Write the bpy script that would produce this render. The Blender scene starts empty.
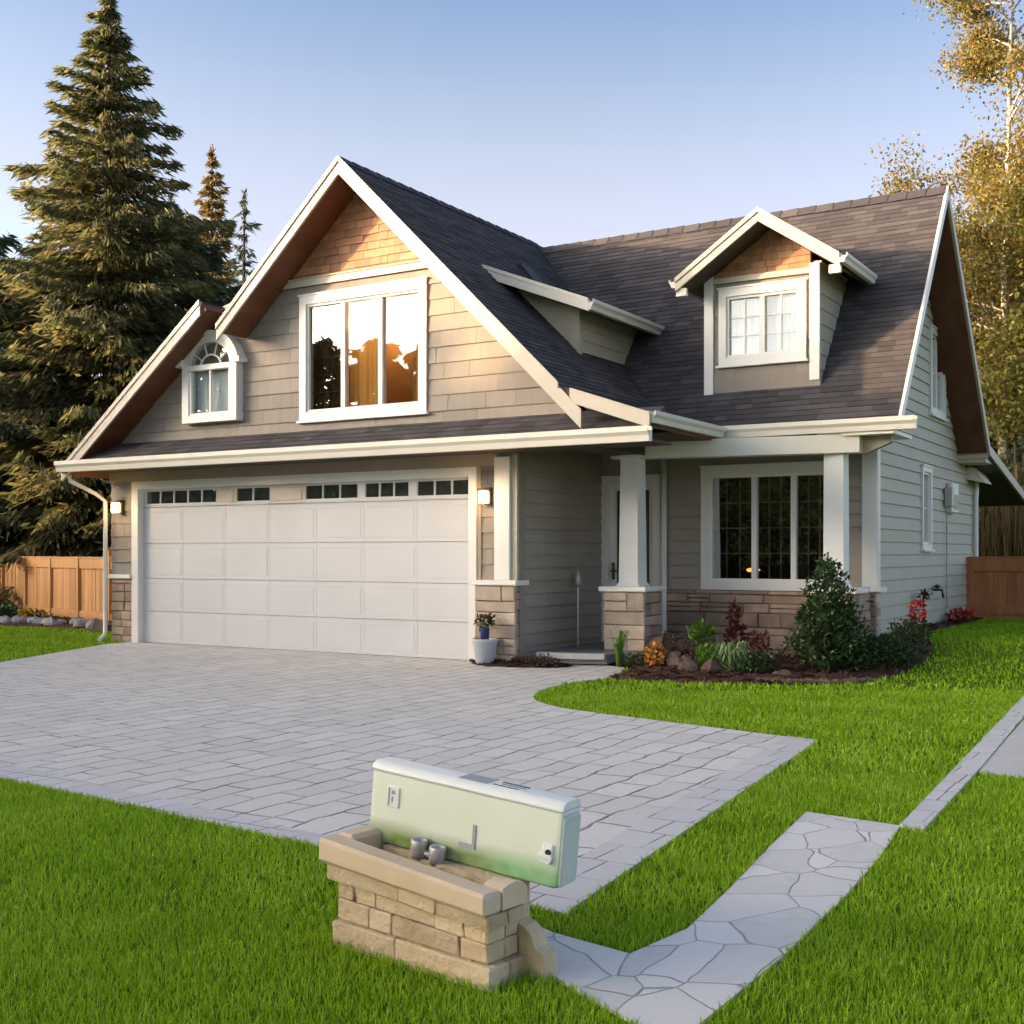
import bpy, math, random
import numpy as np
from mathutils import Vector, Matrix
rnd = random.Random(7)
rng = np.random.default_rng(11)
R = math.radians
scene = bpy.context.scene
COL = scene.collection

# ------------------------------------------------------------------ camera, sky, sun, exposure
cam_d = bpy.data.cameras.new('camera'); cam = bpy.data.objects.new('camera', cam_d); COL.objects.link(cam)
cam.location = (0, 0, 1.4); cam.rotation_euler = (R(90), 0, R(31.34))
cam_d.sensor_width = 36; cam_d.lens = 42.0; cam_d.shift_y = 0.0396
cam_d.clip_start = 0.1; cam_d.clip_end = 3000
scene.camera = cam
SUN_EL, TO_SUN = 9.0, Vector((-0.80, -0.60))
world = bpy.data.worlds.new('World'); scene.world = world; world.use_nodes = True
wn = world.node_tree; wn.nodes.clear()
sky = wn.nodes.new('ShaderNodeTexSky'); sky.sky_type = 'NISHITA'; sky.sun_disc = False
sky.sun_elevation = R(SUN_EL); sky.sun_rotation = math.atan2(TO_SUN.x, TO_SUN.y) % (2 * math.pi)
sky.air_density = 0.6; sky.dust_density = 3.0; sky.ozone_density = 0.5; sky.altitude = 100
bg = wn.nodes.new('ShaderNodeBackground'); bg.inputs['Strength'].default_value = 0.15
wo = wn.nodes.new('ShaderNodeOutputWorld')
hs = wn.nodes.new('ShaderNodeHueSaturation'); hs.inputs['Saturation'].default_value = 0.76
gm = wn.nodes.new('ShaderNodeGamma'); gm.inputs[1].default_value = 1.25      # a little more contrast between the sun's side and the far side
wn.links.new(sky.outputs[0], gm.inputs[0]); wn.links.new(gm.outputs[0], hs.inputs['Color']); 
# pale warm air low over the horizon, all the way round
tcw = wn.nodes.new('ShaderNodeTexCoord'); sxw = wn.nodes.new('ShaderNodeSeparateXYZ'); wn.links.new(tcw.outputs['Generated'], sxw.inputs[0])
mrw = wn.nodes.new('ShaderNodeMapRange'); mrw.interpolation_type = 'SMOOTHSTEP'
for i_, v_ in enumerate((0.12, 0.46, 0.85, 0.0)): mrw.inputs[i_ + 1].default_value = v_
wn.links.new(sxw.outputs['Z'], mrw.inputs[0])
srw = wn.nodes.new('ShaderNodeMapRange'); srw.interpolation_type = 'SMOOTHSTEP'
for i_, v_ in enumerate((0.10, 0.46, 0.42, 0.95)): srw.inputs[i_ + 1].default_value = v_
wn.links.new(sxw.outputs['Z'], srw.inputs[0]); wn.links.new(srw.outputs[0], hs.inputs['Saturation'])
mxw = wn.nodes.new('ShaderNodeMix'); mxw.data_type = 'RGBA'; mxw.blend_type = 'LIGHTEN'; mxw.inputs[7].default_value = (2.15, 2.08, 2.02, 1)
wn.links.new(mrw.outputs[0], mxw.inputs[0]); wn.links.new(hs.outputs[0], mxw.inputs[6]); wn.links.new(mxw.outputs[2], bg.inputs[0]); wn.links.new(bg.outputs[0], wo.inputs[0])
sun_d = bpy.data.lights.new('sun', 'SUN'); sun = bpy.data.objects.new('sun', sun_d); COL.objects.link(sun)
sun_d.energy = 3.6; sun_d.angle = R(0.6); sun_d.color = (1.0, 0.64, 0.33)
sdir = Vector((TO_SUN.x * math.cos(R(SUN_EL)), TO_SUN.y * math.cos(R(SUN_EL)), math.sin(R(SUN_EL)))).normalized()
sun.rotation_euler = sdir.to_track_quat('Z', 'Y').to_euler(); sun.location = (-30, -20, 20)
vs = scene.view_settings
vs.view_transform = 'Standard'; vs.look = 'None'; vs.gamma = 1.0; vs.use_curve_mapping = False
vs.exposure = 1.40
scene.cycles.max_bounces = 8; scene.cycles.transparent_max_bounces = 12
scene.cycles.sample_clamp_indirect = 4.0

# ------------------------------------------------------------------ materials
def new_mat(name):
    m = bpy.data.materials.new(name); m.use_nodes = True
    nt = m.node_tree; nt.nodes.clear()
    out = nt.nodes.new('ShaderNodeOutputMaterial'); b = nt.nodes.new('ShaderNodeBsdfPrincipled')
    nt.links.new(b.outputs[0], out.inputs[0])
    return m, nt, b, out
def coords(nt, scale=(1, 1, 1), rot=(0, 0, 0)):
    tc = nt.nodes.new('ShaderNodeTexCoord'); mp = nt.nodes.new('ShaderNodeMapping')
    mp.inputs['Scale'].default_value = scale; mp.inputs['Rotation'].default_value = rot
    nt.links.new(tc.outputs['Object'], mp.inputs[0]); return mp.outputs[0]
def noise(nt, vec, scale, detail=4, rough=0.55):
    n = nt.nodes.new('ShaderNodeTexNoise'); n.inputs['Scale'].default_value = scale
    n.inputs['Detail'].default_value = detail; n.inputs['Roughness'].default_value = rough
    nt.links.new(vec, n.inputs['Vector']); return n.outputs['Fac']
def ramp(nt, fac, stops):
    r = nt.nodes.new('ShaderNodeValToRGB')
    while len(r.color_ramp.elements) < len(stops): r.color_ramp.elements.new(0.5)
    for e, (p, c) in zip(r.color_ramp.elements, stops):
        e.position = p; e.color = (*c, 1) if len(c) == 3 else c
    nt.links.new(fac, r.inputs[0]); return r.outputs[0]
def maprange(nt, fac, a, b, c, d):
    n = nt.nodes.new('ShaderNodeMapRange')
    for i, v in enumerate((a, b, c, d)): n.inputs[i + 1].default_value = v
    nt.links.new(fac, n.inputs[0]); return n.outputs[0]
def mixc(nt, fac, a, b, blend='MIX'):
    n = nt.nodes.new('ShaderNodeMix'); n.data_type = 'RGBA'; n.blend_type = blend
    for sock, v in ((0, fac), (6, a), (7, b)):
        if hasattr(v, 'is_linked') or hasattr(v, 'node'): nt.links.new(v, n.inputs[sock])
        elif isinstance(v, (int, float)): n.inputs[sock].default_value = v
        else: n.inputs[sock].default_value = (*v, 1)
    return n.outputs[2]
def math_(nt, op, a, b=None):
    n = nt.nodes.new('ShaderNodeMath'); n.operation = op
    for i, v in enumerate((a, b)):
        if v is None: continue
        if isinstance(v, (int, float)): n.inputs[i].default_value = v
        else: nt.links.new(v, n.inputs[i])
    return n.outputs[0]
def bump(nt, b, h, strength, dist=0.01):
    n = nt.nodes.new('ShaderNodeBump'); n.inputs['Strength'].default_value = strength; n.inputs['Distance'].default_value = dist
    nt.links.new(h, n.inputs['Height']); nt.links.new(n.outputs[0], b.inputs['Normal'])
def island(nt):
    return nt.nodes.new('ShaderNodeNewGeometry').outputs['Random Per Island']

def surf(name, c1, c2, rough=0.7, scale=6.0, isl=0.0, bmp=0.15, bscale=60, stretch=(1, 1, 1), metal=0.0, spec=0.4, bdist=0.01):
    """two-tone mottled surface, with optional tone differences from piece to piece"""
    m, nt, b, out = new_mat(name)
    v = coords(nt, stretch)
    f = maprange(nt, noise(nt, v, scale), 0.3, 0.7, 0, 1)
    col = mixc(nt, f, c1, c2)
    if isl:
        k = maprange(nt, island(nt), 0, 1, 1 - isl, 1 + isl)
        g = nt.nodes.new('ShaderNodeCombineColor')
        for i in range(3): nt.links.new(k, g.inputs[i])
        col = mixc(nt, 1.0, col, g.outputs[0], 'MULTIPLY')
    nt.links.new(col, b.inputs['Base Color'])
    b.inputs['Roughness'].default_value = rough; b.inputs['Metallic'].default_value = metal
    b.inputs['Specular IOR Level'].default_value = spec
    if bmp: bump(nt, b, noise(nt, v, bscale, 3), bmp, bdist)
    return m

def leafy(name, cols, trans=0.35, rough=0.6, clump=1.2, wn_=.45):
    """leaves and needles: tone per leaf and per clump, some light through"""
    m, nt, b, out = new_mat(name)
    a = island(nt)
    n = noise(nt, coords(nt), clump, 2)
    f = math_(nt, 'ADD', math_(nt, 'MULTIPLY', a, 1 - wn_), math_(nt, 'MULTIPLY', n, wn_))
    stops = [(0.15 + 0.7 * i / max(1, len(cols) - 1), c) for i, c in enumerate(cols)]
    col = ramp(nt, f, stops)
    nt.links.new(col, b.inputs['Base Color']); b.inputs['Roughness'].default_value = rough
    b.inputs['Specular IOR Level'].default_value = 0.3
    t = nt.nodes.new('ShaderNodeBsdfTranslucent'); nt.links.new(col, t.inputs[0])
    mx = nt.nodes.new('ShaderNodeMixShader'); mx.inputs[0].default_value = trans
    nt.links.new(b.outputs[0], mx.inputs[1]); nt.links.new(t.outputs[0], mx.inputs[2])
    nt.links.new(mx.outputs[0], out.inputs[0])
    return m

def glass_mat(name, refl, tint=(0.90, 0.92, 0.91)):
    m, nt, b, out = new_mat(name); nt.nodes.remove(b)
    g = nt.nodes.new('ShaderNodeBsdfGlossy'); g.inputs['Roughness'].default_value = 0.01
    g.inputs['Color'].default_value = (0.96, 0.96, 0.96, 1)
    t = nt.nodes.new('ShaderNodeBsdfTransparent'); t.inputs[0].default_value = (*tint, 1)
    nb = nt.nodes.new('ShaderNodeBump'); nb.inputs['Strength'].default_value = 0.05; nb.inputs['Distance'].default_value = 0.02
    nt.links.new(noise(nt, coords(nt), 1.6, 1), nb.inputs['Height']); nt.links.new(nb.outputs[0], g.inputs['Normal'])
    lw = nt.nodes.new('ShaderNodeLayerWeight'); lw.inputs['Blend'].default_value = .5      # same from either side of the pane
    f = math_(nt, 'MINIMUM', math_(nt, 'ADD', math_(nt, 'MULTIPLY', math_(nt, 'POWER', lw.outputs['Facing'], 4.0), .85), refl + .04), 1.0)
    mx = nt.nodes.new('ShaderNodeMixShader'); nt.links.new(f, mx.inputs[0])
    nt.links.new(t.outputs[0], mx.inputs[1]); nt.links.new(g.outputs[0], mx.inputs[2]); nt.links.new(mx.outputs[0], out.inputs[0])
    return m
def emit(name, col, s):
    m, nt, b, out = new_mat(name)
    b.inputs['Base Color'].default_value = (*col, 1); b.inputs['Emission Color'].default_value = (*col, 1); b.inputs['Emission Strength'].default_value = s
    return m

M = {}
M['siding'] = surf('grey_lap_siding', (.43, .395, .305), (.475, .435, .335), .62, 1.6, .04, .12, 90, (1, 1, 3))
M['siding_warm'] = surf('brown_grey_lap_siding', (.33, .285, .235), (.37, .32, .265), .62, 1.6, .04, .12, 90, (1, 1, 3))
M['shake'] = surf('taupe_shingle_siding', (.265, .228, .187), (.305, .263, .214), .7, 2.2, .09, .25, 50, (4, 4, 1))
M['cedar'] = surf('cedar_shingles', (.36, .165, .075), (.47, .24, .115), .6, 3.0, .22, .25, 45, (4, 4, 1))
M['trim'] = surf('cream_white_paint', (.76, .735, .675), (.80, .775, .715), .45, 3, 0, .05, 40)
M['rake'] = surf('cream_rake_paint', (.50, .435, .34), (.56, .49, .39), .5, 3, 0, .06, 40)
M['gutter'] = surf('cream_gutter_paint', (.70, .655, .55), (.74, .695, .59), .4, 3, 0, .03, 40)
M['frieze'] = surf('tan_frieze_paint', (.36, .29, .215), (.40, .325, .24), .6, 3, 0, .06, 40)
M['door_white'] = surf('garage_door_paint', (.60, .597, .593), (.64, .637, .633), .42, 1.2, 0, .04, 120)
M['door_tan'] = surf('weathered_tan_panel', (.60, .53, .44), (.66, .59, .50), .55, 5, 0, .08, 60)
M['soffit'] = surf('stained_wood_soffit', (.10, .035, .016), (.17, .062, .026), .55, 4, 0, .2, 30, (1, .15, 1))
M['darksoffit'] = surf('dark_soffit_boards', (.05, .035, .025), (.07, .05, .036), .7, 4, 0, .1, 30)
M['dark'] = surf('dark_interior', (.018, .014, .011), (.03, .023, .018), .8, 1.5, 0, 0)
M['pane_backing'] = surf('brown_room_wall', (.26, .14, .055), (.36, .20, .085), .8, 1.5, 0, 0)
M['dimbar'] = surf('dim_grey_bars', (.20, .19, .17), (.24, .23, .21), .6, 3, 0, 0)
M['pale_reflection'] = surf('pale_reflection_cloth', (.55, .58, .60), (.62, .65, .67), .9, 3, 0, 0)  # pale reflection in the panes, put into a cloth's colour
M['gold_reflection'] = leafy('golden_reflection_cloth', [(.50, .26, .06), (.66, .38, .11)], .45, .9, 3)  # golden tree reflection, put into the colour of a cloth
M['concrete'] = surf('pale_concrete', (.47, .45, .42), (.55, .53, .50), .85, 3, 0, .3, 70)
M['concrete_dark'] = surf('grey_concrete', (.20, .19, .175), (.27, .255, .235), .9, 4, 0, .3, 70)
M['stone'] = surf('tan_ledge_stone', (.38, .30, .215), (.52, .43, .33), .85, 5, .24, .6, 26, bdist=.02)
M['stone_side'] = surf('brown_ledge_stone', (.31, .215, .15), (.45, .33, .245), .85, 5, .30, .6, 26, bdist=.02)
M['mortar'] = surf('dark_mortar', (.10, .085, .068), (.14, .12, .10), .95, 12, 0, .3, 60)
M['fence'] = surf('cedar_fence_boards', (.50, .235, .075), (.62, .32, .115), .65, 2.2, .17, .25, 40, (6, 6, .5))
M['fence_red'] = surf('red_cedar_fence_boards', (.31, .105, .035), (.42, .165, .06), .65, 2.2, .16, .25, 40, (6, 6, .5))
M['bark'] = surf('dark_bark', (.05, .034, .024), (.10, .07, .05), .9, 6, 0, .7, 20, (1, 1, .3), bdist=.03)
M['pale_bark'] = surf('pale_bark', (.30, .25, .20), (.48, .42, .35), .85, 6, 0, .5, 20, (1, 1, .4), bdist=.02)
M['mulch'] = surf('bark_mulch', (.055, .022, .013), (.11, .045, .026), .95, 25, .4, .8, 60, bdist=.03)
M['rock'] = surf('grey_rock', (.26, .245, .23), (.40, .38, .36), .85, 5, .2, .5, 20, bdist=.03)
M['brown_rock'] = surf('brown_rock', (.075, .05, .038), (.13, .09, .068), .85, 6, .2, .5, 20, bdist=.03)
M['metal'] = surf('brushed_metal', (.40, .385, .36), (.50, .485, .46), .45, 20, 0, .1, 80, metal=.5)
M['black'] = surf('black_metal', (.015, .014, .013), (.025, .023, .02), .45, 10, 0, .05, 60)
M['brass'] = surf('dark_bronze', (.10, .065, .03), (.16, .105, .05), .4, 10, 0, .05, 60, metal=.7)
M['pot'] = surf('pale_blue_glaze', (.42, .45, .49), (.50, .53, .56), .4, 4, 0, .05, 40)
M['vase'] = surf('dark_blue_glaze', (.02, .03, .10), (.03, .045, .15), .25, 6, 0, .03, 40)
M['mat'] = surf('brown_door_mat', (.06, .04, .03), (.09, .065, .05), .95, 20, 0, .5, 120)
M['glass_up'] = glass_mat('reflective_window_glass', .0)
M['glass_sky'] = glass_mat('pale_window_glass', .05)
M['glass_low'] = glass_mat('dark_window_glass', .22)
M['glass_dim'] = glass_mat('dim_window_glass', .10, (.55, .57, .55))
M['lamp'] = emit('lit_lamp_glass', (1.0, .74, .42), 2.4)
M['ember'] = emit('orange_lamp_glow', (1.0, .35, .05), 1.6)
M['ped'] = surf('buff_sandstone', (.46, .345, .20), (.60, .475, .32), .85, 9, .18, .9, 42, bdist=.012)
M['cap'] = surf('smooth_buff_cap', (.56, .43, .28), (.63, .50, .345), .75, 5, .03, .3, 40, bdist=.006)
M['grass'] = leafy('grass_blades', [(.12, .23, .004), (.225, .40, .008), (.33, .52, .015), (.46, .58, .08)], .35, .55, 1.6, .55)
M['needles'] = leafy('spruce_needles', [(.05, .06, .028), (.10, .11, .045), (.18, .17, .062), (.30, .225, .075)], .45, .65, .5)
M['needles2'] = leafy('bluish_needles', [(.034, .052, .034), (.065, .09, .054), (.105, .13, .07), (.15, .155, .075)], .35, .65, .5)
M['needles_thin'] = leafy('sunlit_cedar_sprays', [(.06, .055, .02), (.12, .10, .03), (.19, .15, .045)], .5, .65, .5)
M['needles_gold'] = leafy('golden_needles', [(.10, .075, .022), (.21, .145, .04), (.32, .215, .065)], .35, .65, .6)
M['autumn'] = leafy('autumn_leaves', [(.075, .085, .02), (.15, .14, .03), (.25, .18, .04), (.34, .18, .045)], .45, .55, .45)
M['yellowgreen'] = leafy('yellow_green_leaves', [(.08, .09, .018), (.15, .15, .028), (.24, .21, .045), (.32, .25, .06)], .45, .55, .4)
M['bush'] = leafy('dark_shrub_leaves', [(.012, .03, .008), (.025, .055, .014), (.045, .085, .02), (.075, .115, .03)], .2, .45, 3)
M['olive'] = leafy('olive_leaves', [(.02, .035, .01), (.05, .07, .02), (.09, .10, .03)], .25, .5, 4)
M['lime'] = leafy('bright_green_leaves', [(.05, .14, .01), (.10, .23, .02), (.17, .31, .04)], .3, .5, 5)
M['hosta'] = leafy('striped_pale_leaves', [(.09, .18, .04), (.20, .30, .10), (.42, .48, .26)], .3, .45, 8)
M['redleaf'] = leafy('dark_red_leaves', [(.045, .012, .012), (.10, .025, .02), (.17, .05, .035)], .25, .5, 6)
M['redflower'] = leafy('red_petals', [(.40, .02, .015), (.55, .04, .03), (.62, .10, .06)], .2, .5, 8)
M['yellowflower'] = leafy('yellow_petals', [(.45, .28, .02), (.58, .40, .04)], .2, .5, 8)
M['orangeflower'] = leafy('orange_petals', [(.55, .14, .02), (.62, .25, .03), (.65, .40, .12)], .2, .5, 8)
M['dryleaf'] = leafy('dry_brown_leaves', [(.045, .025, .018), (.09, .05, .035), (.14, .085, .055)], .1, .8, 8)
M['drygold'] = leafy('dry_golden_fronds', [(.10, .065, .025), (.21, .14, .05), (.34, .23, .09)], .35, .6, 3)
M['whiteflower'] = leafy('pale_petals', [(.4, .4, .38), (.6, .6, .58)], .2, .5, 8)

def roof_mat():
    m, nt, b, out = new_mat('asphalt_shingles')
    v = coords(nt)
    k = math_(nt, 'ADD', math_(nt, 'MULTIPLY', island(nt), .6), math_(nt, 'MULTIPLY', noise(nt, v, 1.3, 3), .4))
    col = ramp(nt, k, [(.25, (.040, .037, .038)), (.5, (.060, .055, .057)), (.75, (.090, .081, .082))])
    g = noise(nt, v, 140, 2)
    col = mixc(nt, maprange(nt, g, .35, .7, 0, .45), col, (.13, .115, .115))
    nt.links.new(col, b.inputs['Base Color']); b.inputs['Roughness'].default_value = .9; b.inputs['Specular IOR Level'].default_value = .25
    bump(nt, b, g, .6, .006)
    return m
M['roof'] = roof_mat()

def paver_mat(name, rowlen, rowh, c, joint, warp, rot=R(90), edge=0.03, broken=.45):
    m, nt, b, out = new_mat(name)
    v0 = coords(nt)
    nz = nt.nodes.new('ShaderNodeTexNoise'); nz.inputs['Scale'].default_value = 1.5; nz.inputs['Detail'].default_value = 4
    nt.links.new(v0, nz.inputs['Vector'])
    sc = nt.nodes.new('ShaderNodeVectorMath'); sc.operation = 'SCALE'; sc.inputs['Scale'].default_value = warp
    sb = nt.nodes.new('ShaderNodeVectorMath'); sb.operation = 'SUBTRACT'; sb.inputs[1].default_value = (.5, .5, .5)
    nt.links.new(nz.outputs['Color'], sb.inputs[0]); nt.links.new(sb.outputs[0], sc.inputs[0])
    ad = nt.nodes.new('ShaderNodeVectorMath'); nt.links.new(v0, ad.inputs[0]); nt.links.new(sc.outputs[0], ad.inputs[1])
    mp = nt.nodes.new('ShaderNodeMapping'); mp.inputs['Rotation'].default_value = (0, 0, rot); nt.links.new(ad.outputs[0], mp.inputs[0])
    def brick(w, h, off, mort):
        br = nt.nodes.new('ShaderNodeTexBrick'); br.offset = off; br.squash = .72; br.squash_frequency = 3; br.offset_frequency = 2
        br.inputs['Color1'].default_value = (0, 0, 0, 1); br.inputs['Color2'].default_value = (1, 1, 1, 1); br.inputs['Mortar'].default_value = (.5, .5, .5, 1)
        br.inputs['Scale'].default_value = 1; br.inputs['Mortar Size'].default_value = mort; br.inputs['Mortar Smooth'].default_value = .6
        br.inputs['Brick Width'].default_value = w; br.inputs['Row Height'].default_value = h; br.inputs['Bias'].default_value = 0
        nt.links.new(mp.outputs[0], br.inputs['Vector']); return br
    br = brick(rowlen, rowh, .37, joint)
    tone = br.outputs['Color']
    f1 = maprange(nt, noise(nt, v0, .55, 4), .3, .7, 0, 1)
    base = mixc(nt, f1, c[0], c[1])
    base = mixc(nt, .30, base, mixc(nt, tone, c[2], c[3]))
    fine = noise(nt, v0, 35, 4, .7)
    base = mixc(nt, maprange(nt, fine, .35, .75, 0, .45), base, c[2])
    br_mask = maprange(nt, noise(nt, v0, 2.6, 3), .5 - broken * .4, .5 + broken * .3, .25, 1)
    jf = math_(nt, 'MULTIPLY', br.outputs['Fac'], br_mask)
    col = mixc(nt, jf, base, c[4])
    nt.links.new(col, b.inputs['Base Color']); b.inputs['Roughness'].default_value = .78; b.inputs['Specular IOR Level'].default_value = .35
    h = math_(nt, 'SUBTRACT', math_(nt, 'ADD', math_(nt, 'MULTIPLY', noise(nt, v0, 7, 5, .6), .9), math_(nt, 'MULTIPLY', fine, .15)), math_(nt, 'MULTIPLY', jf, 1.6))
    bump(nt, b, h, .5, .012)
    return m
PC = [(.61, .585, .525), (.70, .67, .605), (.46, .44, .40), (.76, .73, .665), (.12, .11, .10)]
M['paver'] = paver_mat('stamped_grey_pavers', .50, .215, PC, .012, .20)
M['border'] = paver_mat('grey_border_pavers', .24, .30, [(.54, .515, .495), (.62, .595, .575), (.46, .44, .43), (.70, .675, .65), (.22, .21, .20)], .007, .015, 0, broken=.1)

def flag_mat():
    m, nt, b, out = new_mat('grey_flagstones')
    v = coords(nt, (1, .72, 1))
    nz = nt.nodes.new('ShaderNodeTexNoise'); nz.inputs['Scale'].default_value = 3; nt.links.new(v, nz.inputs['Vector'])
    mx = nt.nodes.new('ShaderNodeMix'); mx.data_type = 'VECTOR'; mx.inputs[0].default_value = .10
    nt.links.new(v, mx.inputs[4]); nt.links.new(nz.outputs['Color'], mx.inputs[5])
    def vor(feature):
        n = nt.nodes.new('ShaderNodeTexVoronoi'); n.feature = feature; n.inputs['Scale'].default_value = 4.4
        nt.links.new(mx.outputs[1], n.inputs['Vector']); return n
    e = vor('DISTANCE_TO_EDGE').outputs['Distance']; cc = vor('F1').outputs['Color']
    sep = nt.nodes.new('ShaderNodeSeparateColor'); nt.links.new(cc, sep.inputs[0])
    col = mixc(nt, sep.outputs[0], (.53, .505, .465), (.74, .70, .64))
    col = mixc(nt, maprange(nt, noise(nt, v, 14, 6, .7), .35, .7, 0, .7), col, (.68, .655, .62))
    jf = maprange(nt, e, 0.003, .016, 1, 0)
    col = mixc(nt, math_(nt, 'MULTIPLY', jf, .75), col, (.19, .175, .16))
    nt.links.new(col, b.inputs['Base Color']); b.inputs['Roughness'].default_value = .75
    bump(nt, b, math_(nt, 'SUBTRACT', math_(nt, 'MULTIPLY', noise(nt, v, 16, 5), .6), jf), .5, .012)
    return m
M['flag'] = flag_mat()
def ground_mat():
    m, nt, b, out = new_mat('lawn_soil_and_turf')
    v = coords(nt)
    col = ramp(nt, noise(nt, v, .35, 5), [(.3, (.07, .125, .004)), (.5, (.11, .18, .006)), (.7, (.14, .22, .010))])
    col = mixc(nt, maprange(nt, noise(nt, v, 40, 4, .7), .4, .7, 0, .5), col, (.018, .045, .006))
    nt.links.new(col, b.inputs['Base Color']); b.inputs['Roughness'].default_value = .95; b.inputs['Specular IOR Level'].default_value = .1
    bump(nt, b, noise(nt, v, 60, 3), .8, .03)
    return m
M['turf'] = ground_mat()
def box_mat():
    """pale green moulded plastic, green reflected light painted into the colour low down"""
    m, nt, b, out = new_mat('pale_green_plastic')
    v = coords(nt); sx = nt.nodes.new('ShaderNodeSeparateXYZ'); nt.links.new(v, sx.inputs[0])
    n = noise(nt, v, 7, 3)
    # reflected green painted in: wide band along the foot, strongest at the right-hand end
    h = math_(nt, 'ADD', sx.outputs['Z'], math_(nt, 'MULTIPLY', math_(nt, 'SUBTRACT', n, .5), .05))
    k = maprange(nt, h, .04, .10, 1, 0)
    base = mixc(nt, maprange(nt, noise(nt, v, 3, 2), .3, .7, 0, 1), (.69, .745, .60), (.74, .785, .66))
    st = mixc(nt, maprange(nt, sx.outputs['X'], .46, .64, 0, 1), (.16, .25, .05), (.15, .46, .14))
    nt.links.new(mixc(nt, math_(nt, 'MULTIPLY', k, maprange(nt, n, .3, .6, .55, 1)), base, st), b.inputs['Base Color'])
    b.inputs['Roughness'].default_value = .38; b.inputs['Subsurface Weight'].default_value = 0.0
    bump(nt, b, noise(nt, v, 30, 2), .03, .01)
    return m
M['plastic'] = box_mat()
M['plastic_top'] = surf('white_plastic', (.74, .76, .70), (.78, .80, .74), .35, 3, 0, .03, 40)
M['plastic_end'] = surf('grey_green_plastic', (.47, .53, .49), (.53, .58, .54), .4, 3, 0, .03, 40)
M['greyprint'] = surf('grey_print', (.30, .32, .33), (.36, .38, .39), .5, 3, 0, 0)
M['blackprint'] = surf('dark_print', (.04, .045, .05), (.06, .06, .07), .5, 3, 0, 0)

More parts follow.
